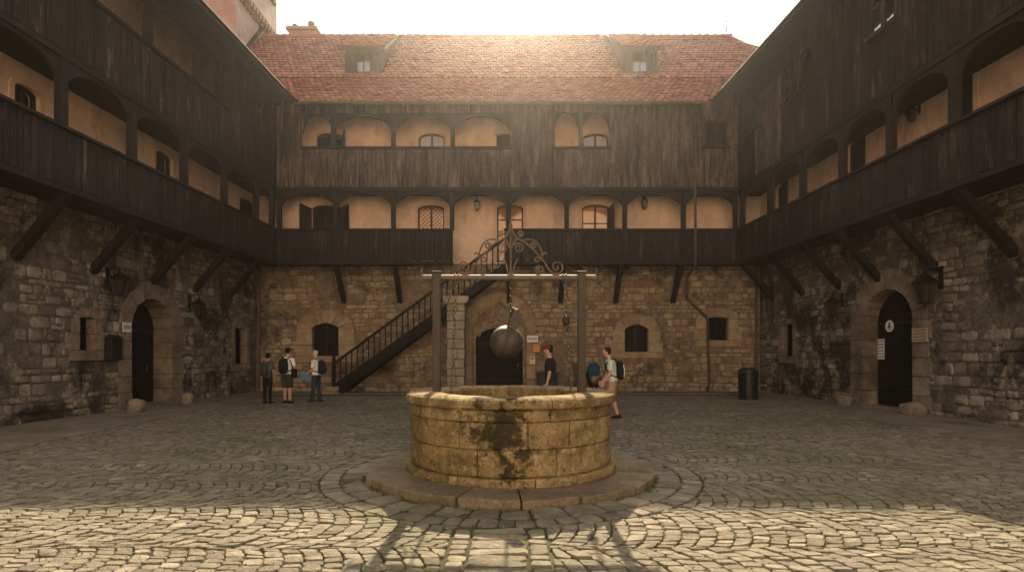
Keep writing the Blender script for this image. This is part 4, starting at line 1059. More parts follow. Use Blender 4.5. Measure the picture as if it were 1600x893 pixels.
# ================================================================== STAIR AND PILLAR
st = thing('staircase', (-6.9, 22.8, 0), 'dark timber staircase with turned balusters climbing the stone wall to the gallery', 'staircase')
X0, Z0, X1, Z1 = -6.72, .32, .02, 5.27; SL = (Z1 - Z0) / (X1 - X0)
FY0, FY1 = 22.42, 23.42
for y in (FY0, FY1 - .06):
    mb = MB(); mb.prism(WORLD, [(X0 - .12, .06), (X0 + .25, .06), (X1 + .12, Z1 - .28), (X1 + .12, Z1 + .05), (X0 - .12, Z0 + .05)], y, y + .06); mb.build('stringer', M['wood_frame'], st, bevel=.008)
N = 26; mb = MB()
for i in range(N):
    x = X0 + (X1 - X0) * i / N; z = Z0 + (Z1 - Z0) * (i + .6) / N - .1
    mb.box(WORLD, x - .02, x + (X1 - X0) / N + .02, FY0 + .062, FY1 - .062, z, z + .04)
mb.build('treads', M['wood_beam'], st)
mb = MB(); mb.box(WORLD, X0 - .75, X0 + .1, FY0 - .25, FY1 + .05, 0, .14); mb.box(WORLD, X0 - .42, X0 + .1, FY0 - .02, FY1 + .05, .142, .30); mb.build('stone_step', M['dressed'], st, bevel=.02)
mb = MB(); mb.box(WORLD, X0 - .16, X0 - .04, FY0 - .03, FY0 + .09, .3, 1.42); mb.ell((X0 - .1, FY0 + .03, 1.47), .07, .07, .07, 10, 8); mb.build('newel_post', M['wood_frame'], st)
HX0, HX1 = X0 - .02, X1 - .1; hz = lambda x: Z0 + .93 + (x - X0) * SL
mb = MB(); mb.bar((HX0 - .03, FY0 + .03, hz(HX0)), (HX1, FY0 + .03, hz(HX1)), .085, .10); mb.build('handrail', M['wood_frame'], st, bevel=.015)
for i in range(30):
    x = HX0 + .18 + i * .222
    if x > HX1 - .1: break
    z0, z1 = Z0 + (x - X0) * SL + .02, hz(x) - .04; h = z1 - z0
    mb = MB(); mb.lathe((x, FY0 + .03, z0), [(.03, 0), (.03, .1 * h), (.02, .14 * h), (.034, .3 * h), (.022, .5 * h), (.018, .62 * h), (.03, .72 * h), (.02, .78 * h), (.03, .86 * h), (.03, h)], 8); mb.build('baluster', M['wood_frame'], st, smooth=False)
pr = thing('stone_pillar', (-2.02, 22.75, 0), 'pale square block pillar carrying the upper end of the timber staircase', 'pillar')
mb = MB(); z = 0.0; k = 0
PY0, PY1 = 22.36, 23.2
while z < 3.5:
    h = rn.uniform(.30, .40); h = 3.55 - z if 3.55 - z - h < .2 else h; m = -2.02 + rn.uniform(-.12, .12)
    for a, b in ((-2.37, m), (m, -1.66)): mb.box(WORLD, a + .008 + rn.uniform(-.012, .012), b - .008 + rn.uniform(-.012, .012), PY0 + rn.uniform(-.02, .02), PY1, z + .008, z + h - .006)
    z += h; k += 1
mb.build('shaft', M['pale_block'], pr, bevel=.03)
mb = MB(); mb.prism(WORLD, [(-2.42, 3.56), (-1.6, 3.56), (-1.5, 3.72), (-1.5, 3.86), (-2.52, 3.86), (-2.52, 3.72)], PY0 - .06, PY1); mb.build('capital', M['pale_block'], pr, bevel=.03)

# ================================================================== LANTERNS, SIGNS AND OTHER FITTINGS
def make_lantern(label, hang, group=None):
    t = thing('wall_lantern', (0, 0, 0), label, 'lantern', group)
    A = .36
    mb = MB(); mb.box(WORLD, -.05, .05, 0, .03, -.05, .42)
    mb.tube([(0, .02, .30), (0, .14, .40), (0, .28, .42), (0, .36, .37), (0, A, .30)], .017, 6); mb.tube([(0, .02, .02), (0, .10, .08), (0, .12, .18), (0, .07, .22), (0, .03, .17)], .012, 6)
    mb.build('bracket', M['iron'], t)
    mb = MB(); c = [(-1, -1), (1, -1), (1, 1), (-1, 1)]; b0, b1, z0, z1 = .085, .155, -.34, .06
    for i in range(4):
        a, b = c[i], c[(i + 1) % 4]
        mb.bar((a[0] * b0, A + a[1] * b0, z0), (a[0] * b1, A + a[1] * b1, z1), .02)
        for s, z in ((b0, z0), (b1, z1)): mb.bar((a[0] * s, A + a[1] * s, z), (b[0] * s, A + b[1] * s, z), .022)
        mb.bar(((a[0] + b[0]) / 2 * b0, A + (a[1] + b[1]) / 2 * b0, z0), ((a[0] + b[0]) / 2 * b1, A + (a[1] + b[1]) / 2 * b1, z1), .01)
    mb.lathe((0, A, z0 - .02), [(.004, -.09), (.02, -.06), (.012, -.03), (.07, 0), (.07, .02)], 8)
    cg = mb.build('cage', M['iron'], t)
    mb = MB(); s0, s1 = b0 - .004, b1 - .006
    mb.hexa([(x * s0, A + y * s0, z0 + .01) for x, y in c] + [(x * s1, A + y * s1, z1 - .01) for x, y in c]); mb.build('panes', M['lamp_glass'], t)
    mb = MB(); s = .185
    mb.hexa([(x * s, A + y * s, z1 + .012) for x, y in c] + [(x * .07, A + y * .07, z1 + .16) for x, y in c])
    mb.lathe((0, A, z1 + .16), [(.06, 0), (.06, .04), (.03, .07), (.02, .10), (.028, .12), (.006, .20)], 10); mb.build('cap', M['iron'], t)
    return t
lan = make_lantern('dark iron lantern on the stone wall above the mailbox, with a cable running up', True)
def put_lantern(fr, px, py, n0, scale, label, first=None):
    o = first or copy_tree(lan)
    u = fr.upx(px, n0 + .36 * scale); z = fr.zpx(u, n0 + .36 * scale, py) + .10 * scale
    o.location = fr.P(u, n0, z); o.rotation_euler.z = math.atan2(-fr.nx, fr.ny); o.scale = (scale,) * 3; o['label'] = label; return o
put_lantern(LF, 187, 446, .03, .98, 'dark iron lantern on the stone wall above the mailbox, with a cable running up', lan)
put_lantern(LF, 311, 483, .03, .95, 'black iron lantern on the stone wall between the mailbox door and the group of people')
put_lantern(RT, 1300, 481, .03, .95, 'black iron lantern left of the notice door, under a timber strut')
put_lantern(RT, 1445, 455, .03, 1.2, 'largest black iron lantern, on the wall above the pale plaque')
put_lantern(BK, 745, 321, .0, .7, 'small lantern on the plaster above the gap in the parapet where the stair arrives')
put_lantern(BK, 1007, 319, .0, .7, 'small lantern alone on bare plaster between two arched bays of the lower gallery')
put_lantern(RT, 1424, 180, .0, .62, 'lantern on the shaded plaster inside the gallery above the notice door')
# cable above the left lantern
cb = MB(); u = LF.upx(178, .05); cb.tube([LF.P(u - .05, .05, 5.1), LF.P(u - .03, .06, 4.2), LF.P(u + .05, .06, 3.6), LF.P(u + .08, .07, 2.85), LF.P(u - .08, .07, 2.7), LF.P(u - .2, .06, 2.85)], .012, 5)
tag(cb.build('cable', M['iron']), 'thin black cable hanging down the stone wall to the mailbox lantern', 'cable')
cb = MB(); cb.tube([BK.P(lerp(2.4, 6.9, t), 1.0, 5.08 - .28 * 4 * t * (1 - t)) for t in [i / 16 for i in range(17)]], .013, 5)
tag(cb.build('cable', M['iron']), 'sagging black cable strung under the gallery right of the well', 'cable')
cb = MB(); cb.tube([RT.P(u, n, z) for u, n, z in ((.15, .2, 2.3), (.7, .06, 2.4), (1.05, .05, 2.8), (1.1, .05, 4.6))], .013, 5)
tag(cb.build('cable', M['iron']), 'black cable looping up the stone wall from the corner downpipe', 'cable')
# mailbox
u, z = LF.at(175, 543, .1); mbx = thing('mailbox', LF.P(u, .02, z - .33), 'black mailbox with a pitched lid fixed to the stone wall', 'mailbox')
mb = MB(); mb.prism(LF, [(u - .2, z - .33), (u + .2, z - .33), (u + .2, z + .22), (u - .2, z + .22)], .03, .25); mb.build('box', M['black'], mbx, bevel=.01)
mb = MB(); P = LF.P
mb.hexa([P(u - .25, .02, z + .222), P(u + .25, .02, z + .222), P(u + .25, .29, z + .222), P(u - .25, .29, z + .222), P(u - .04, .02, z + .37), P(u + .04, .02, z + .37), P(u + .04, .27, z + .34), P(u - .04, .27, z + .34)]); mb.build('lid', M['black'], mbx)
mb = MB(); mb.box(LF, u - .14, u + .14, .25, .256, z + .1, z + .13); mb.box(LF, u - .03, u + .03, .25, .258, z - .1, z - .02); mb.build('letter_slot', M['iron'], mbx)
def sign(name, fr, px, py, w, h, n, face, label, cat, rows, ink='ink', th=.012, parent=None, head=None):
    u, z = fr.at(px, py, n); t = thing(name, fr.P(u, n, z), label, cat)
    mb = MB(); mb.box(fr, u - w / 2, u + w / 2, n, n + th, z - h / 2, z + h / 2); mb.build('plate', M[face], t, bevel=.003)
    if rows:
        mb = MB(); r2 = random.Random(len(label))
        for k, (f0, f1, hh) in enumerate(rows):
            zz = z + h / 2 - h * (k + .75) / (len(rows) + .5); x = u - w * .4
            while x < u + w * .4:
                l = w * r2.uniform(f0, f1); 
                mb.box(fr, x, min(x + l, u + w * .42), n + th, n + th + .0015, zz - hh * h / 2, zz + hh * h / 2); x += l + w * .035
        mb.build('lettering', M[ink], t)
    return t
sign('sign', LF, 198, 511, .34, .27, .06, 'white', 'small white sign with dark lettering beside the deep arched door', 'sign', [(.05, .12, .05), (.04, .07, .2), (.04, .07, .2), (.1, .2, .03)])
sign('sign', BK, 832, 529, .44, .27, .06, 'white', 'white sign with one row of dark letters right of the main doorway', 'sign', [(.1, .2, .03), (.055, .085, .24), (.1, .2, .03)])
ob = sign('box', BK, 838, 543.5, .27, .32, .06, 'orange', 'orange box on the wall just below the white doorway sign', 'box', [], th=.1)
u, z = BK.at(838, 543.5, .16); mb = MB(); mb.box(BK, u - .07, u + .07, .161, .165, z + .06, z + .09); mb.tube([BK.P(u - .06 + .02 * i, .163, z - .08 + (.06 if i % 2 else 0)) for i in range(6)], .006, 4); mb.build('marking', M['rust'], ob)
nb = sign('notice', BK, 832, 562, .21, .28, .06, 'white', 'small white and red notice, lowest of the signs by the main doorway', 'sign', [], th=.03)
u, z = BK.at(832, 562, .09); mb = MB(); mb.box(BK, u - .085, u + .085, .091, .093, z + .02, z + .12); mb.build('red_field', M['red'], nb)
mb = MB(); mb.box(BK, u - .05, u - .01, .091, .093, z - .09, z - .02); mb.box(BK, u + .005, u + .06, .091, .093, z - .08, z - .05); mb.build('symbol', M['ink'], nb)
sign('plaque', RT, 1438, 523, .52, .36, .06, 'cream', 'pale stone plaque with lines of small lettering right of the notice door', 'plaque', [(.06, .14, .06), (.06, .14, .06), (.06, .14, .06), (.06, .14, .06)], th=.03)
sign('notice', RT, 1376, 545, .34, .60, -.445, 'white', 'tall white paper notice pinned on the dark arched door', 'notice', [(.06, .15, .05), (.1, .2, .05), (.06, .15, .05), (.05, .1, .05), (.1, .2, .04), (.06, .15, .05)], th=.005)
u, z = RT.at(1390, 509, -.44); rs = thing('round_sign', RT.P(u, -.44, z), 'round white sign with a dark emblem on the arched door above the notice', 'sign')
cir = lambda r, n: [(u + r * math.cos(2 * PI * k / n), z + r * 1.0 * math.sin(2 * PI * k / n)) for k in range(n)]
mb = MB(); mb.prism(RT, cir(.17, 28), -.445, -.432); mb.build('disc', M['white'], rs)
mb = MB(); mb.prism(RT, [(u - .08, z - .05), (u + .08, z - .05), (u + .03, z + .02), (u + .03, z + .09), (u, z + .12), (u - .03, z + .09), (u - .03, z + .02)], -.4315, -.430); mb.box(RT, u - .06, u + .06, -.4315, -.430, z - .10, z - .075); mb.build('emblem', M['ink'], rs)

# boulders
def boulder(x, y, rx, ry, rz, label, seed, cap=0):
    mb = MB(); mb.ell((0, 0, 0), 1, 1, 1, 22, 14)
    vs = []
    for v in mb.v:
        q = Vector(v); d = 1 + .22 * mnoise.noise(q * 1.1 + Vector((seed, 0, 0))) + .08 * mnoise.noise(q * 3 + Vector((seed, 5, 0)))
        q = Vector([math.copysign(abs(c) ** .7, c) for c in q]) * d; vs.append((x + q.x * rx, y + q.y * ry, rz * .8 + q.z * rz))
    mb.v = vs; o = thing('boulder', (x, y, 0), label, 'stone', 'guard stones at the doors'); mb.build('rock', M['boulder'], o, smooth=True)
boulder(-9.93, 15.25, .22, .2, .22, 'grey guard stone at the foot of the deep door under the white sign', 1)
boulder(-9.95, 17.75, .2, .2, .21, 'low guard stone on the far side of the deep door beside the second lantern', 2)
boulder(10.45, 14.65, .27, .22, .2, 'pale guard stone below the plaque on the notice door side', 3)
boulder(10.35, 17.5, .22, .2, .17, 'brownish guard stone left of the notice door', 4)
# litter bin
b_ = thing('litter_bin', (8.37, 19.75, 0), 'black slatted litter bin standing near the corner downpipe', 'bin')
mb = MB(); mb.lathe((8.37, 19.75, .04), [(.28, 0), (.29, .04), (.31, .86), (.29, .86), (.27, .1), (0, .1)], 28)
mb.build('liner', M['black'], b_)
mb = MB()
for k in range(22):
    a = 2 * PI * k / 22; mb.bar((8.37 + .30 * math.cos(a), 19.75 + .30 * math.sin(a), .05), (8.37 + .325 * math.cos(a), 19.75 + .325 * math.sin(a), .90), .05, .02, up=(math.cos(a), math.sin(a), 0))
mb.build('slats', M['black'], b_)
mb = MB(); mb.lathe((8.37, 19.75, .9), [(.345, 0), (.36, .03), (.34, .07), (.33, .14), (.2, .2), (.17, .2), (.15, .15)], 28); mb.build('lid', M['black'], b_); mb = MB(); mb.lathe((8.37, 19.75, 0), [(.33, 0), (.33, .05), (.28, .05)], 28); mb.build('foot', M['black'], b_)
# dark storage box and pushchair by the back wall
sb = thing('storage_box', (1.62, 22.4, 0), 'dark plastic box on the ground behind the man in the red cap', 'box')
mb = MB(); mb.hexa([(1.25, 22.1, .0), (1.95, 22.1, .0), (1.95, 22.7, .0), (1.25, 22.7, .0), (1.2, 22.05, .8), (2.0, 22.05, .8), (2.0, 22.75, .8), (1.2, 22.75, .8)]); mb.build('body', M['black'], sb, bevel=.02)
mb = MB(); mb.box(WORLD, 1.15, 2.05, 22.0, 22.8, .802, .88); mb.build('lid', M['black'], sb, bevel=.02)
px_, py_ = 3.02, 19.9
pc = thing('pushchair', (px_, py_, 0), 'dark pushchair with a blue hood parked between the two men', 'pushchair')
for x, y in ((-.34, -.22), (-.34, .22), (.3, -.22), (.3, .22)):
    mb = MB(); mb.tube([(px_ + x + .13 * math.cos(t), py_ + y, .15 + .13 * math.sin(t)) for t in [2 * PI * k / 16 for k in range(17)]], .022, 6, cap=False)
    w_ = mb.build('wheel', M['black'], pc); mb = MB()
    for k in range(5): a = 2 * PI * k / 5; mb.bar((px_ + x, py_ + y, .15), (px_ + x + .12 * math.cos(a), py_ + y, .15 + .12 * math.sin(a)), .014)
    mb.build('spokes', M['iron'], w_)
mb = MB()
for y in (-.2, .2):
    mb.tube([(px_ - .34, py_ + y, .15), (px_ + .05, py_ + y, .55), (px_ + .42, py_ + y, 1.02)], .016, 6); mb.tube([(px_ + .3, py_ + y, .15), (px_ - .05, py_ + y, .55), (px_ - .32, py_ + y, .78)], .016, 6)
mb.tube([(px_ + .42, py_ - .2, 1.02), (px_ + .46, py_ - .2, 1.06), (px_ + .46, py_ + .2, 1.06), (px_ + .42, py_ + .2, 1.02)], .018, 6); mb.tube([(px_ - .34, py_ - .22, .15), (px_ - .34, py_ + .22, .15)], .012, 6); mb.tube([(px_ + .3, py_ - .22, .15), (px_ + .3, py_ + .22, .15)], .012, 6)
mb.build('frame', M['iron'], pc)
mb = MB(); mb.prism(WORLD, [(px_ - .32, .48), (px_ + .12, .42), (px_ + .30, .95), (px_ + .22, .97), (px_ + .04, .52), (px_ - .3, .56)], py_ - .17, py_ + .17); mb.build('seat', M['c_bag'], pc, bevel=.02)
mb = MB(); mb.prism(WORLD, [(px_ - .20, .84), (px_ + .16, .80), (px_ + .20, 1.12), (px_ + .10, 1.27), (px_ - .08, 1.29), (px_ - .22, 1.14)], py_ - .2, py_ + .2); mb.build('hood', M['c_blue'], pc, bevel=.06)
mb = MB(); mb.prism(WORLD, [(px_ - .22, .2), (px_ + .2, .2), (px_ + .24, .36), (px_ - .26, .36)], py_ - .16, py_ + .16); mb.build('basket', M['c_bag'], pc)

for ch in [c for c in pc.children] + [g for c in pc.children for g in c.children]:
    for v in ch.data.vertices: v.co.x = -v.co.x
    ch.data.flip_normals()
# ================================================================== PEOPLE (built facing +Y, then turned)
def loft(mb, rings, seg=14):
    """rings: (centre, rx, ry[, tilt axis]) ; ellipses perpendicular to the path"""
    pts = [Vector(r[0]) for r in rings]; n = len(pts); vs = []
    for i, r in enumerate(rings):
        t = (pts[min(i + 1, n - 1)] - pts[max(i - 1, 0)]).normalized()
        x = Vector((1, 0, 0)); x = (x - t * x.dot(t)); x = x.normalized() if x.length > .2 else Vector((0, 1, 0)); y = t.cross(x).normalized()
        for k in range(seg):
            a = 2 * PI * k / seg; vs.append(tuple(pts[i] + x * r[1] * math.cos(a) + y * r[2] * math.sin(a)))
    fs = [(i * seg + k, i * seg + (k + 1) % seg, (i + 1) * seg + (k + 1) % seg, (i + 1) * seg + k) for i in range(n - 1) for k in range(seg)]
    fs += [tuple(range(seg))[::-1], tuple(range((n - 1) * seg, n * seg))]; mb.add(vs, fs)
def fuse(mb, name, mat, par, vox, smooth_it=2):
    o = mb.build(name, mat, par, org=(0, 0, 0)); m = o.modifiers.new('fuse', 'REMESH'); m.mode = 'VOXEL'; m.voxel_size = vox; m.use_smooth_shade = True
    s = o.modifiers.new('relax', 'SMOOTH'); s.factor = .5; s.iterations = smooth_it; return o
def person(loc, rz, H, label, shirt, bottom, shorts, shoe, hair, arms, legs=((0, 0), (0, 0)), female=False, cap=None, lean=0.0, headdrop=0.0, group='visitors in the courtyard', long_hair=False):
    k = H / 1.76; t = thing('person', loc, label, 'person', group, rz)
    sw = .9 if female else 1.0
    V = lambda x, y, z: (x * k, y * k, z * k)
    ln = lambda z: lean * max(0, (z - .9)) / .6
    TR = [(.86, .15, .10), (.95, .168 if female else .16, .115), (1.08, .132 if female else .145, .10), (1.25, .165 * sw, .112), (1.38, .175 * sw, .10), (1.44, .14 * sw, .075), (1.475, .07, .062)]
    hd = headdrop
    HEAD = [((0, ln(1.5) + .02, 1.46), .054, .056), ((0, ln(1.5) + .03, 1.53), .05, .054), ((0, ln(1.55) + .045 + hd * .3, 1.56), .058, .072), ((0, ln(1.6) + .045 + hd * .6, 1.61 - hd * .1), .071, .092), ((0, ln(1.65) + .042 + hd * .8, 1.67 - hd * .15), .077, .10), ((0, ln(1.7) + .035 + hd, 1.72 - hd * .2), .07, .09), ((0, ln(1.75) + .03 + hd, 1.755 - hd * .25), .04, .05)]
    body = MB(); loft(body, [(V(0, ln(z), z), a * k, b * k) for z, a, b in TR]); loft(body, [(V(*c), a * k, b * k) for c, a, b in HEAD])
    hx, hy, hzz = 0, HEAD[3][0][1], HEAD[3][0][2]
    loft(body, [(V(0, hy + .085, hzz + .035), .008 * k, .01 * k), (V(0, hy + .105, hzz + .005), .014 * k, .014 * k), (V(0, hy + .09, hzz - .012), .016 * k, .012 * k)], 8)
    for s in (-1, 1): body.ell(V(s * .075, hy + .0, hzz + .012), .013 * k, .022 * k, .032 * k, 8, 6)
    slv = MB(); lg = MB(); sh = MB()
    for s, arm in zip((-1, 1), arms):
        a0 = (s * .175 * sw, ln(1.4), 1.405); el = (s * .175 * sw + s * arm[0][0], ln(1.1) + arm[0][1], arm[0][2]); wr = (s * .175 * sw + s * arm[1][0], ln(1.0) + arm[1][1], arm[1][2])
        md = tuple(lerp(el[i], wr[i], .35) for i in range(3)); up_ = tuple(lerp(a0[i], el[i], .55) for i in range(3))
        loft(body, [(V(*a0), .056 * k, .056 * k), (V(*up_), .046 * k, .048 * k), (V(*el), .038 * k, .038 * k), (V(*md), .039 * k, .037 * k), (V(*wr), .026 * k, .022 * k)], 10)
        d = (Vector(wr) - Vector(el)).normalized(); w = Vector(wr); pal = w + d * .085; sd = Vector((0, 1, 0)); sd = (sd - d * sd.dot(d)).normalized(); nn = d.cross(sd)
        loft(body, [(V(*w), .024 * k, .022 * k), (V(*(w + d * .03)), .018 * k, .036 * k), (V(*pal), .016 * k, .04 * k)], 8)
        for q, (o, L) in enumerate(((-.030, .062), (-.011, .075), (.009, .08), (.028, .07))):
            b0 = pal + sd * o - d * .015; b1 = b0 + d * L * .55 + nn * s * .0; b2 = b1 + d * L * .42 - nn * (-s) * .018
            loft(body, [(V(*b0), .0095 * k, .0095 * k), (V(*b1), .009 * k, .009 * k), (V(*b2), .007 * k, .007 * k)], 6)
        th0 = w + d * .03 + sd * .03; loft(body, [(V(*th0), .012 * k, .012 * k), (V(*(th0 + sd * .03 + d * .03)), .011 * k, .011 * k), (V(*(th0 + sd * .035 + d * .062)), .008 * k, .008 * k)], 6)
        e2 = tuple(lerp(a0[i], el[i], .78) for i in range(3)); loft(slv, [(V(a0[0] - s * .06, a0[1], a0[2] + .0), .06 * k, .06 * k), (V(*a0), .074 * k, .072 * k), (V(*up_), .066 * k, .068 * k), (V(*e2), .064 * k, .066 * k)], 12)
    for s, lp_ in zip((-1, 1), legs):
        kn = (s * .095, lp_[0], .49); an = (s * .10, lp_[1], .085); hp_ = (s * .085, 0, .88)
        loft(body, [(V(*hp_), .088 * k, .09 * k), (V(*[lerp(hp_[i], kn[i], .5) for i in range(3)]), .074 * k, .078 * k), (V(*kn), .054 * k, .056 * k), (V(*[lerp(kn[i], an[i], .33) for i in range(3)]), .053 * k, .058 * k), (V(*an), .034 * k, .038 * k)], 12)
        loft(body, [(V(an[0], an[1] - .05, .045), .03 * k, .035 * k), (V(an[0], an[1] + .02, .05), .036 * k, .04 * k), (V(an[0] + s * .01, an[1] + .15, .03), .035 * k, .025 * k)], 8)
        stop = .52 if shorts else .05; pts = [hp_, tuple(lerp(hp_[i], kn[i], .5) for i in range(3)), kn if not shorts else tuple(lerp(hp_[i], kn[i], .95) for i in range(3))]
        rr = [(.10, .105), (.095, .1), (.085, .09)] if shorts else [(.098, .10), (.084, .088), (.066, .07)]
        if not shorts: pts += [tuple(lerp(kn[i], an[i], .5) for i in range(3)), (an[0], an[1], .07)]; rr += [(.06, .065), (.052, .06)]
        loft(lg, [(V(*p), a * k, b * k) for p, (a, b) in zip(pts, rr)], 12)
        f = MB(); fz = V(an[0], an[1], 0)
        loft(f, [(V(an[0], an[1] - .085, .04), .03 * k, .03 * k), (V(an[0], an[1] - .05, .052), .043 * k, .05 * k), (V(an[0], an[1] + .04, .055), .046 * k, .05 * k), (V(an[0] + s * .008, an[1] + .12, .04), .05 * k, .034 * k), (V(an[0] + s * .01, an[1] + .185, .03), .035 * k, .022 * k)], 12)
        loft(f, [(V(an[0], an[1] - .01, .05), .045 * k, .05 * k), (V(an[0], an[1], .115), .042 * k, .046 * k)], 10)
        fuse(f, 'shoe', shoe, t, .012)
    loft(lg, [(V(0, 0, .84), .165 * k, .112 * k), (V(0, ln(.95), .95), (.182 if female else .172) * k, .128 * k), (V(0, ln(1.02), 1.02), .158 * k, .118 * k)], 16)
    loft(slv, [(V(0, ln(.93), .93), .18 * k, .135 * k)] + [(V(0, ln(z), z), (a + .018) * k, (b + .02) * k) for z, a, b in TR[2:6]] + [(V(0, ln(1.48), 1.475), .085 * k, .075 * k)], 16)
    fuse(body, 'body', M['skin'], t, .0085, 1)
    fuse(slv, 'shirt', M[shirt], t, .014); fuse(lg, 'shorts' if shorts else 'trousers', M[bottom], t, .014)
    f = MB()
    for s in (-1, 1): f.ell(V(s * .03, hy + .086, hzz + .04), .012 * k, .008 * k, .008 * k, 8, 6)
    f.build('eyes', M['ink'], t, org=(0, 0, 0)); f = MB(); f.ell(V(0, hy + .090, hzz - .035), .022 * k, .006 * k, .006 * k, 8, 6); f.build('mouth', M['red'], t, org=(0, 0, 0))
    hm = MB(); top = HEAD[4][0]
    loft(hm, [(V(0, hy - .05, hzz - .03), .055 * k, .05 * k), (V(0, hy - .032, hzz + .02), .079 * k, .078 * k), (V(0, top[1] - .015, top[2] + .01), .085 * k, .094 * k), (V(0, top[1] - .012, top[2] + .06), .08 * k, .096 * k), (V(0, top[1] - .01, top[2] + .095), .055 * k, .065 * k)], 16)
    if long_hair: hm.ell(V(0, hy - .07, hzz + .04), .06 * k, .05 * k, .07 * k, 10, 8)
    fuse(hm, 'hair', M[hair], t, .012)
    if cap:
        c = MB(); loft(c, [(V(0, top[1], top[2] + .0), .088 * k, .108 * k), (V(0, top[1], top[2] + .05), .086 * k, .105 * k), (V(0, top[1] - .005, top[2] + .085), .065 * k, .08 * k), (V(0, top[1] - .005, top[2] + .10), .02 * k, .025 * k)], 16)
        loft(c, [(V(-.0, top[1] + .08, top[2] + .012), .07 * k, .01 * k), (V(0, top[1] + .18, top[2] + .0), .055 * k, .008 * k)], 10); fuse(c, 'cap', M[cap], t, .010)
    return t, k, V, ln
def backpack(pt, loc, rz, label, mat, size=1.0, trim=None, group='backpacks'):
    t_, k, V, ln = pt; b = thing('backpack', loc, label, 'backpack', group, rz)
    m = MB(); y0 = -.13 + ln(1.2)
    loft(m, [(V(0, y0 - .05, .98), .12 * k * size, .06 * k * size), (V(0, y0 - .08, 1.02), .15 * k * size, .095 * k * size), (V(0, y0 - .085, 1.18), .15 * k * size, .10 * k * size), (V(0, y0 - .07, 1.36), .135 * k * size, .085 * k * size), (V(0, y0 - .05, 1.43), .09 * k * size, .05 * k * size)], 14)
    fuse(m, 'bag', M[mat], b, .014, 4)
    m = MB(); loft(m, [(V(0, y0 - .17 * size, 1.02), .09 * k, .03 * k), (V(0, y0 - .18 * size, 1.08), .105 * k, .035 * k), (V(0, y0 - .175 * size, 1.16), .10 * k, .03 * k), (V(0, y0 - .16 * size, 1.19), .08 * k, .015 * k)], 10); fuse(m, 'pocket', M[mat], b, .012, 2)
    for s in (-1, 1):
        m = MB(); m.tube([V(s * .09, y0 - .02, 1.40), V(s * .10, y0 + .06, 1.475), V(s * .11, y0 + .16, 1.455), V(s * .125, y0 + .265, 1.36), V(s * .135, y0 + .262, 1.22), V(s * .165, y0 + .14, 1.08), V(s * .14, y0 - .01, 1.03)], .018 * k, 6); m.build('strap', M[mat], b, org=(0, 0, 0))
    if trim:
        for s in (-1, 1): m = MB(); m.tube([V(s * .10, y0 - .172 * size, 1.03), V(s * .105, y0 - .178 * size, 1.2), V(s * .09, y0 - .155 * size, 1.34)], .011 * k, 6); m.build('trim', M[trim], b, org=(0, 0, 0))
    return b
DN = ((.05, .0, 1.12), (.06, .06, .86))
def spot(px, Y): return ((px - CX) / F * Y, Y, 0)
p = spot(418, 18.2); q = person(p, R(-8), 1.61, 'person in grey top and black trousers with an olive backpack, seen from behind', 'c_grey', 'c_black', False, M['c_black'], 'c_hair', (((.06, .02, 1.12), (.04, .12, .9)), ((.06, .02, 1.12), (.02, .14, .92))), female=True, long_hair=True); backpack(q, p, R(-8), 'olive backpack on the person in the grey top', 'c_bag2', .9)
p = spot(449, 18.15); q = person(p, R(-14), 1.78, 'person in white shirt and dark shorts seen from behind, with a black backpack', 'c_white', 'c_short', True, M['c_black'], 'c_hair', (((.05, .02, 1.13), (.02, .16, .98)), ((.05, .03, 1.13), (-.02, .2, 1.08))), legs=((0, .02), (0, -.02))); backpack(q, p, R(-14), 'black backpack on the person in white shirt and shorts', 'c_bag', 1.08)
bg = thing('shoulder_bag', (p[0] + .22, p[1], .95), 'black shoulder bag hanging at the hip of the person in shorts', 'bag')
m = MB(); m.box(WORLD, p[0] + .16, p[0] + .29, p[1] - .14, p[1] + .12, .82, 1.12); m.build('bag', M['c_bag'], bg, bevel=.03); m = MB(); m.tube([(p[0] + .22, p[1] - .1, 1.1), (p[0] + .16, p[1] - .12, 1.3), (p[0] + .07, p[1] - .09, 1.47)], .014, 6); m.build('strap', M['c_bag'], bg)
p = spot(494, 18.6); q = person(p, R(78), 1.70, 'fair-haired person in white shirt and navy jeans facing left with a blue folder', 'c_white', 'c_jean', False, M['c_bagn'], 'c_fair', (((.04, .02, 1.12), (.03, .22, .98)), ((.04, .03, 1.12), (.03, .24, .95))), legs=((.05, .10), (-.03, -.10))); backpack(q, p, R(78), 'large navy backpack on the fair-haired person in jeans', 'c_bagn', 1.12)
fo = thing('folder', (p[0] - .30, p[1] - .1, .93), 'blue folder held low in front of the fair-haired person', 'folder'); m = MB(); m.hexa([(p[0] - .40, p[1] - .2, .78), (p[0] - .16, p[1] - .16, .74), (p[0] - .16, p[1] - .14, .74), (p[0] - .40, p[1] - .18, .78), (p[0] - .42, p[1] - .2, 1.02), (p[0] - .18, p[1] - .16, .98), (p[0] - .18, p[1] - .14, .98), (p[0] - .42, p[1] - .18, 1.02)]); m.build('cover', M['blue'], fo)
p = spot(860, 13.1); q = person(p, R(80), 1.80, 'person in black shirt and red cap standing behind the well, looking left', 'c_black', 'c_jean', False, M['c_black'], 'c_hair', (((.04, .0, 1.12), (.04, .06, .88)), ((.05, .02, 1.12), (.03, .10, .88))), cap='c_red', legs=((.02, .03), (-.02, -.05)))
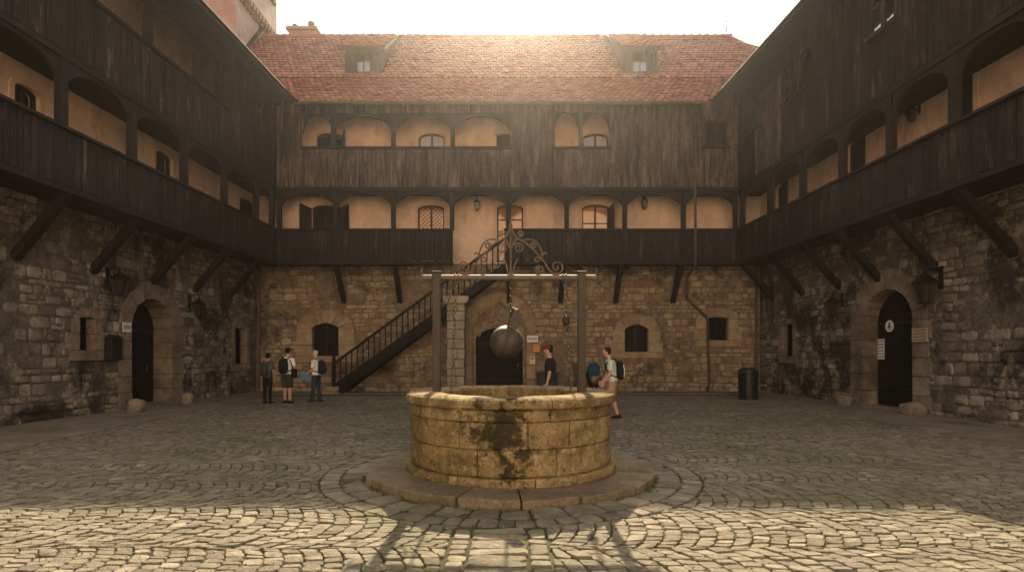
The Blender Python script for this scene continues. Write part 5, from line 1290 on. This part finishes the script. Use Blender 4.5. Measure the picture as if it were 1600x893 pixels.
p = spot(957, 13.9); q = person(p, R(84), 1.76, 'person in pale mint shirt and tan shorts stooping slightly right of the well', 'c_mint', 'c_tan', True, M['c_black'], 'c_hair', (((.04, .05, 1.13), (.03, .20, .92)), ((.05, .06, 1.13), (.02, .22, .93))), legs=((.10, .24), (-.01, -.14)), lean=.06, headdrop=.03); backpack(q, p, R(84), 'black backpack with pale trim on the person in the mint shirt', 'c_bag', 1.0, trim='c_white')
# ================================================================== unseen courtyard walls behind the camera, added to throw light back
mb = MB(); mb.box(WORLD, -11.6, 11.6, -8.4, -8, -.2, 11.2); mb.box(WORLD, -11.9, -11.6, -8, 5.2, -.2, 11.2); mb.box(WORLD, 11.6, 11.9, -8, 5.2, -.2, 11.2)
M['rear'] = m_plaster('pale_rear_plaster', (.79, .725, .64), .15)
tag(mb.build('wall', M['rear']), kind='structure')
mb = MB(); mb.prism(Frame(0, 0, 0, 1, 1, 0), [(-7.6, 11.21), (-7.6, 11.35), (-14, 18.2), (-14, 18.0)], -11.9, 11.9)
tag(mb.build('roof', M['chimney']), kind='structure')  # unseen roof, added to give the lower windows a warm reflection
mb = MB(); mb.box(WORLD, -62, 62, -62, 62, -1, 27.5)
m = bpy.data.materials.new('thin_haze'); m.use_nodes = True; nt = m.node_tree; nt.nodes.remove(nt.nodes['Principled BSDF'])
pv = nt.nodes.new('ShaderNodeVolumePrincipled'); pv.inputs['Color'].default_value = (1, .95, .89, 1); pv.inputs['Density'].default_value = .0006; pv.inputs['Anisotropy'].default_value = .87
nt.links.new(pv.outputs[0], nt.nodes['Material Output'].inputs['Volume'])
tag(mb.build('haze', m), kind='stuff')
# ================================================================== light, sky, camera
EL, AZ = R(37.4), R(1.0)          # sun behind the back wing
sun = bpy.data.lights.new('sun', 'SUN'); sun.energy = 5.0; sun.angle = R(.53); sun.color = (1.0, .80, .55)
so = bpy.data.objects.new('sun', sun); COL.objects.link(so)
d = Vector((math.sin(AZ) * math.cos(EL), math.cos(AZ) * math.cos(EL), math.sin(EL)))   # towards the sun
so.rotation_euler = d.to_track_quat('Z', 'Y').to_euler()
wd = bpy.data.worlds.new('World'); SC.world = wd; wd.use_nodes = True; nt = wd.node_tree
sk = nt.nodes.new('ShaderNodeTexSky'); sk.sky_type = 'NISHITA'; sk.sun_disc = False; sk.sun_elevation = EL; sk.sun_rotation = AZ
sk.air_density = 1.2; sk.dust_density = 6.0; sk.ozone_density = .6; sk.altitude = 200
bgn = nt.nodes['Background']
hs_ = nt.nodes.new('ShaderNodeHueSaturation'); hs_.inputs['Saturation'].default_value = .35
nt.links.new(sk.outputs[0], hs_.inputs['Color'])
mx = mix(nt, hs_.outputs[0], (1.0, .955, .89), 1.0, 'MULTIPLY')
nt.links.new(mx, bgn.inputs['Color']); bgn.inputs['Strength'].default_value = .075
cam = bpy.data.cameras.new('camera'); cam.sensor_width = 36; cam.sensor_fit = 'HORIZONTAL'; cam.lens = F / 1600 * 36
cam.shift_x = 8 / 1600; cam.shift_y = 104.5 / 1600; cam.clip_start = .05; cam.clip_end = 3000
co = bpy.data.objects.new('camera', cam); COL.objects.link(co); co.location = (0, 0, EYE); co.rotation_euler = (R(90), 0, 0); SC.camera = co
SC.view_settings.view_transform = 'Standard'; SC.view_settings.look = 'None'; SC.view_settings.gamma = 1.0; SC.view_settings.exposure = 1.72
SC.view_settings.use_curve_mapping = False
SC.cycles.max_bounces = 8; SC.cycles.diffuse_bounces = 5; SC.cycles.glossy_bounces = 3; SC.cycles.caustics_reflective = False; SC.cycles.caustics_refractive = False
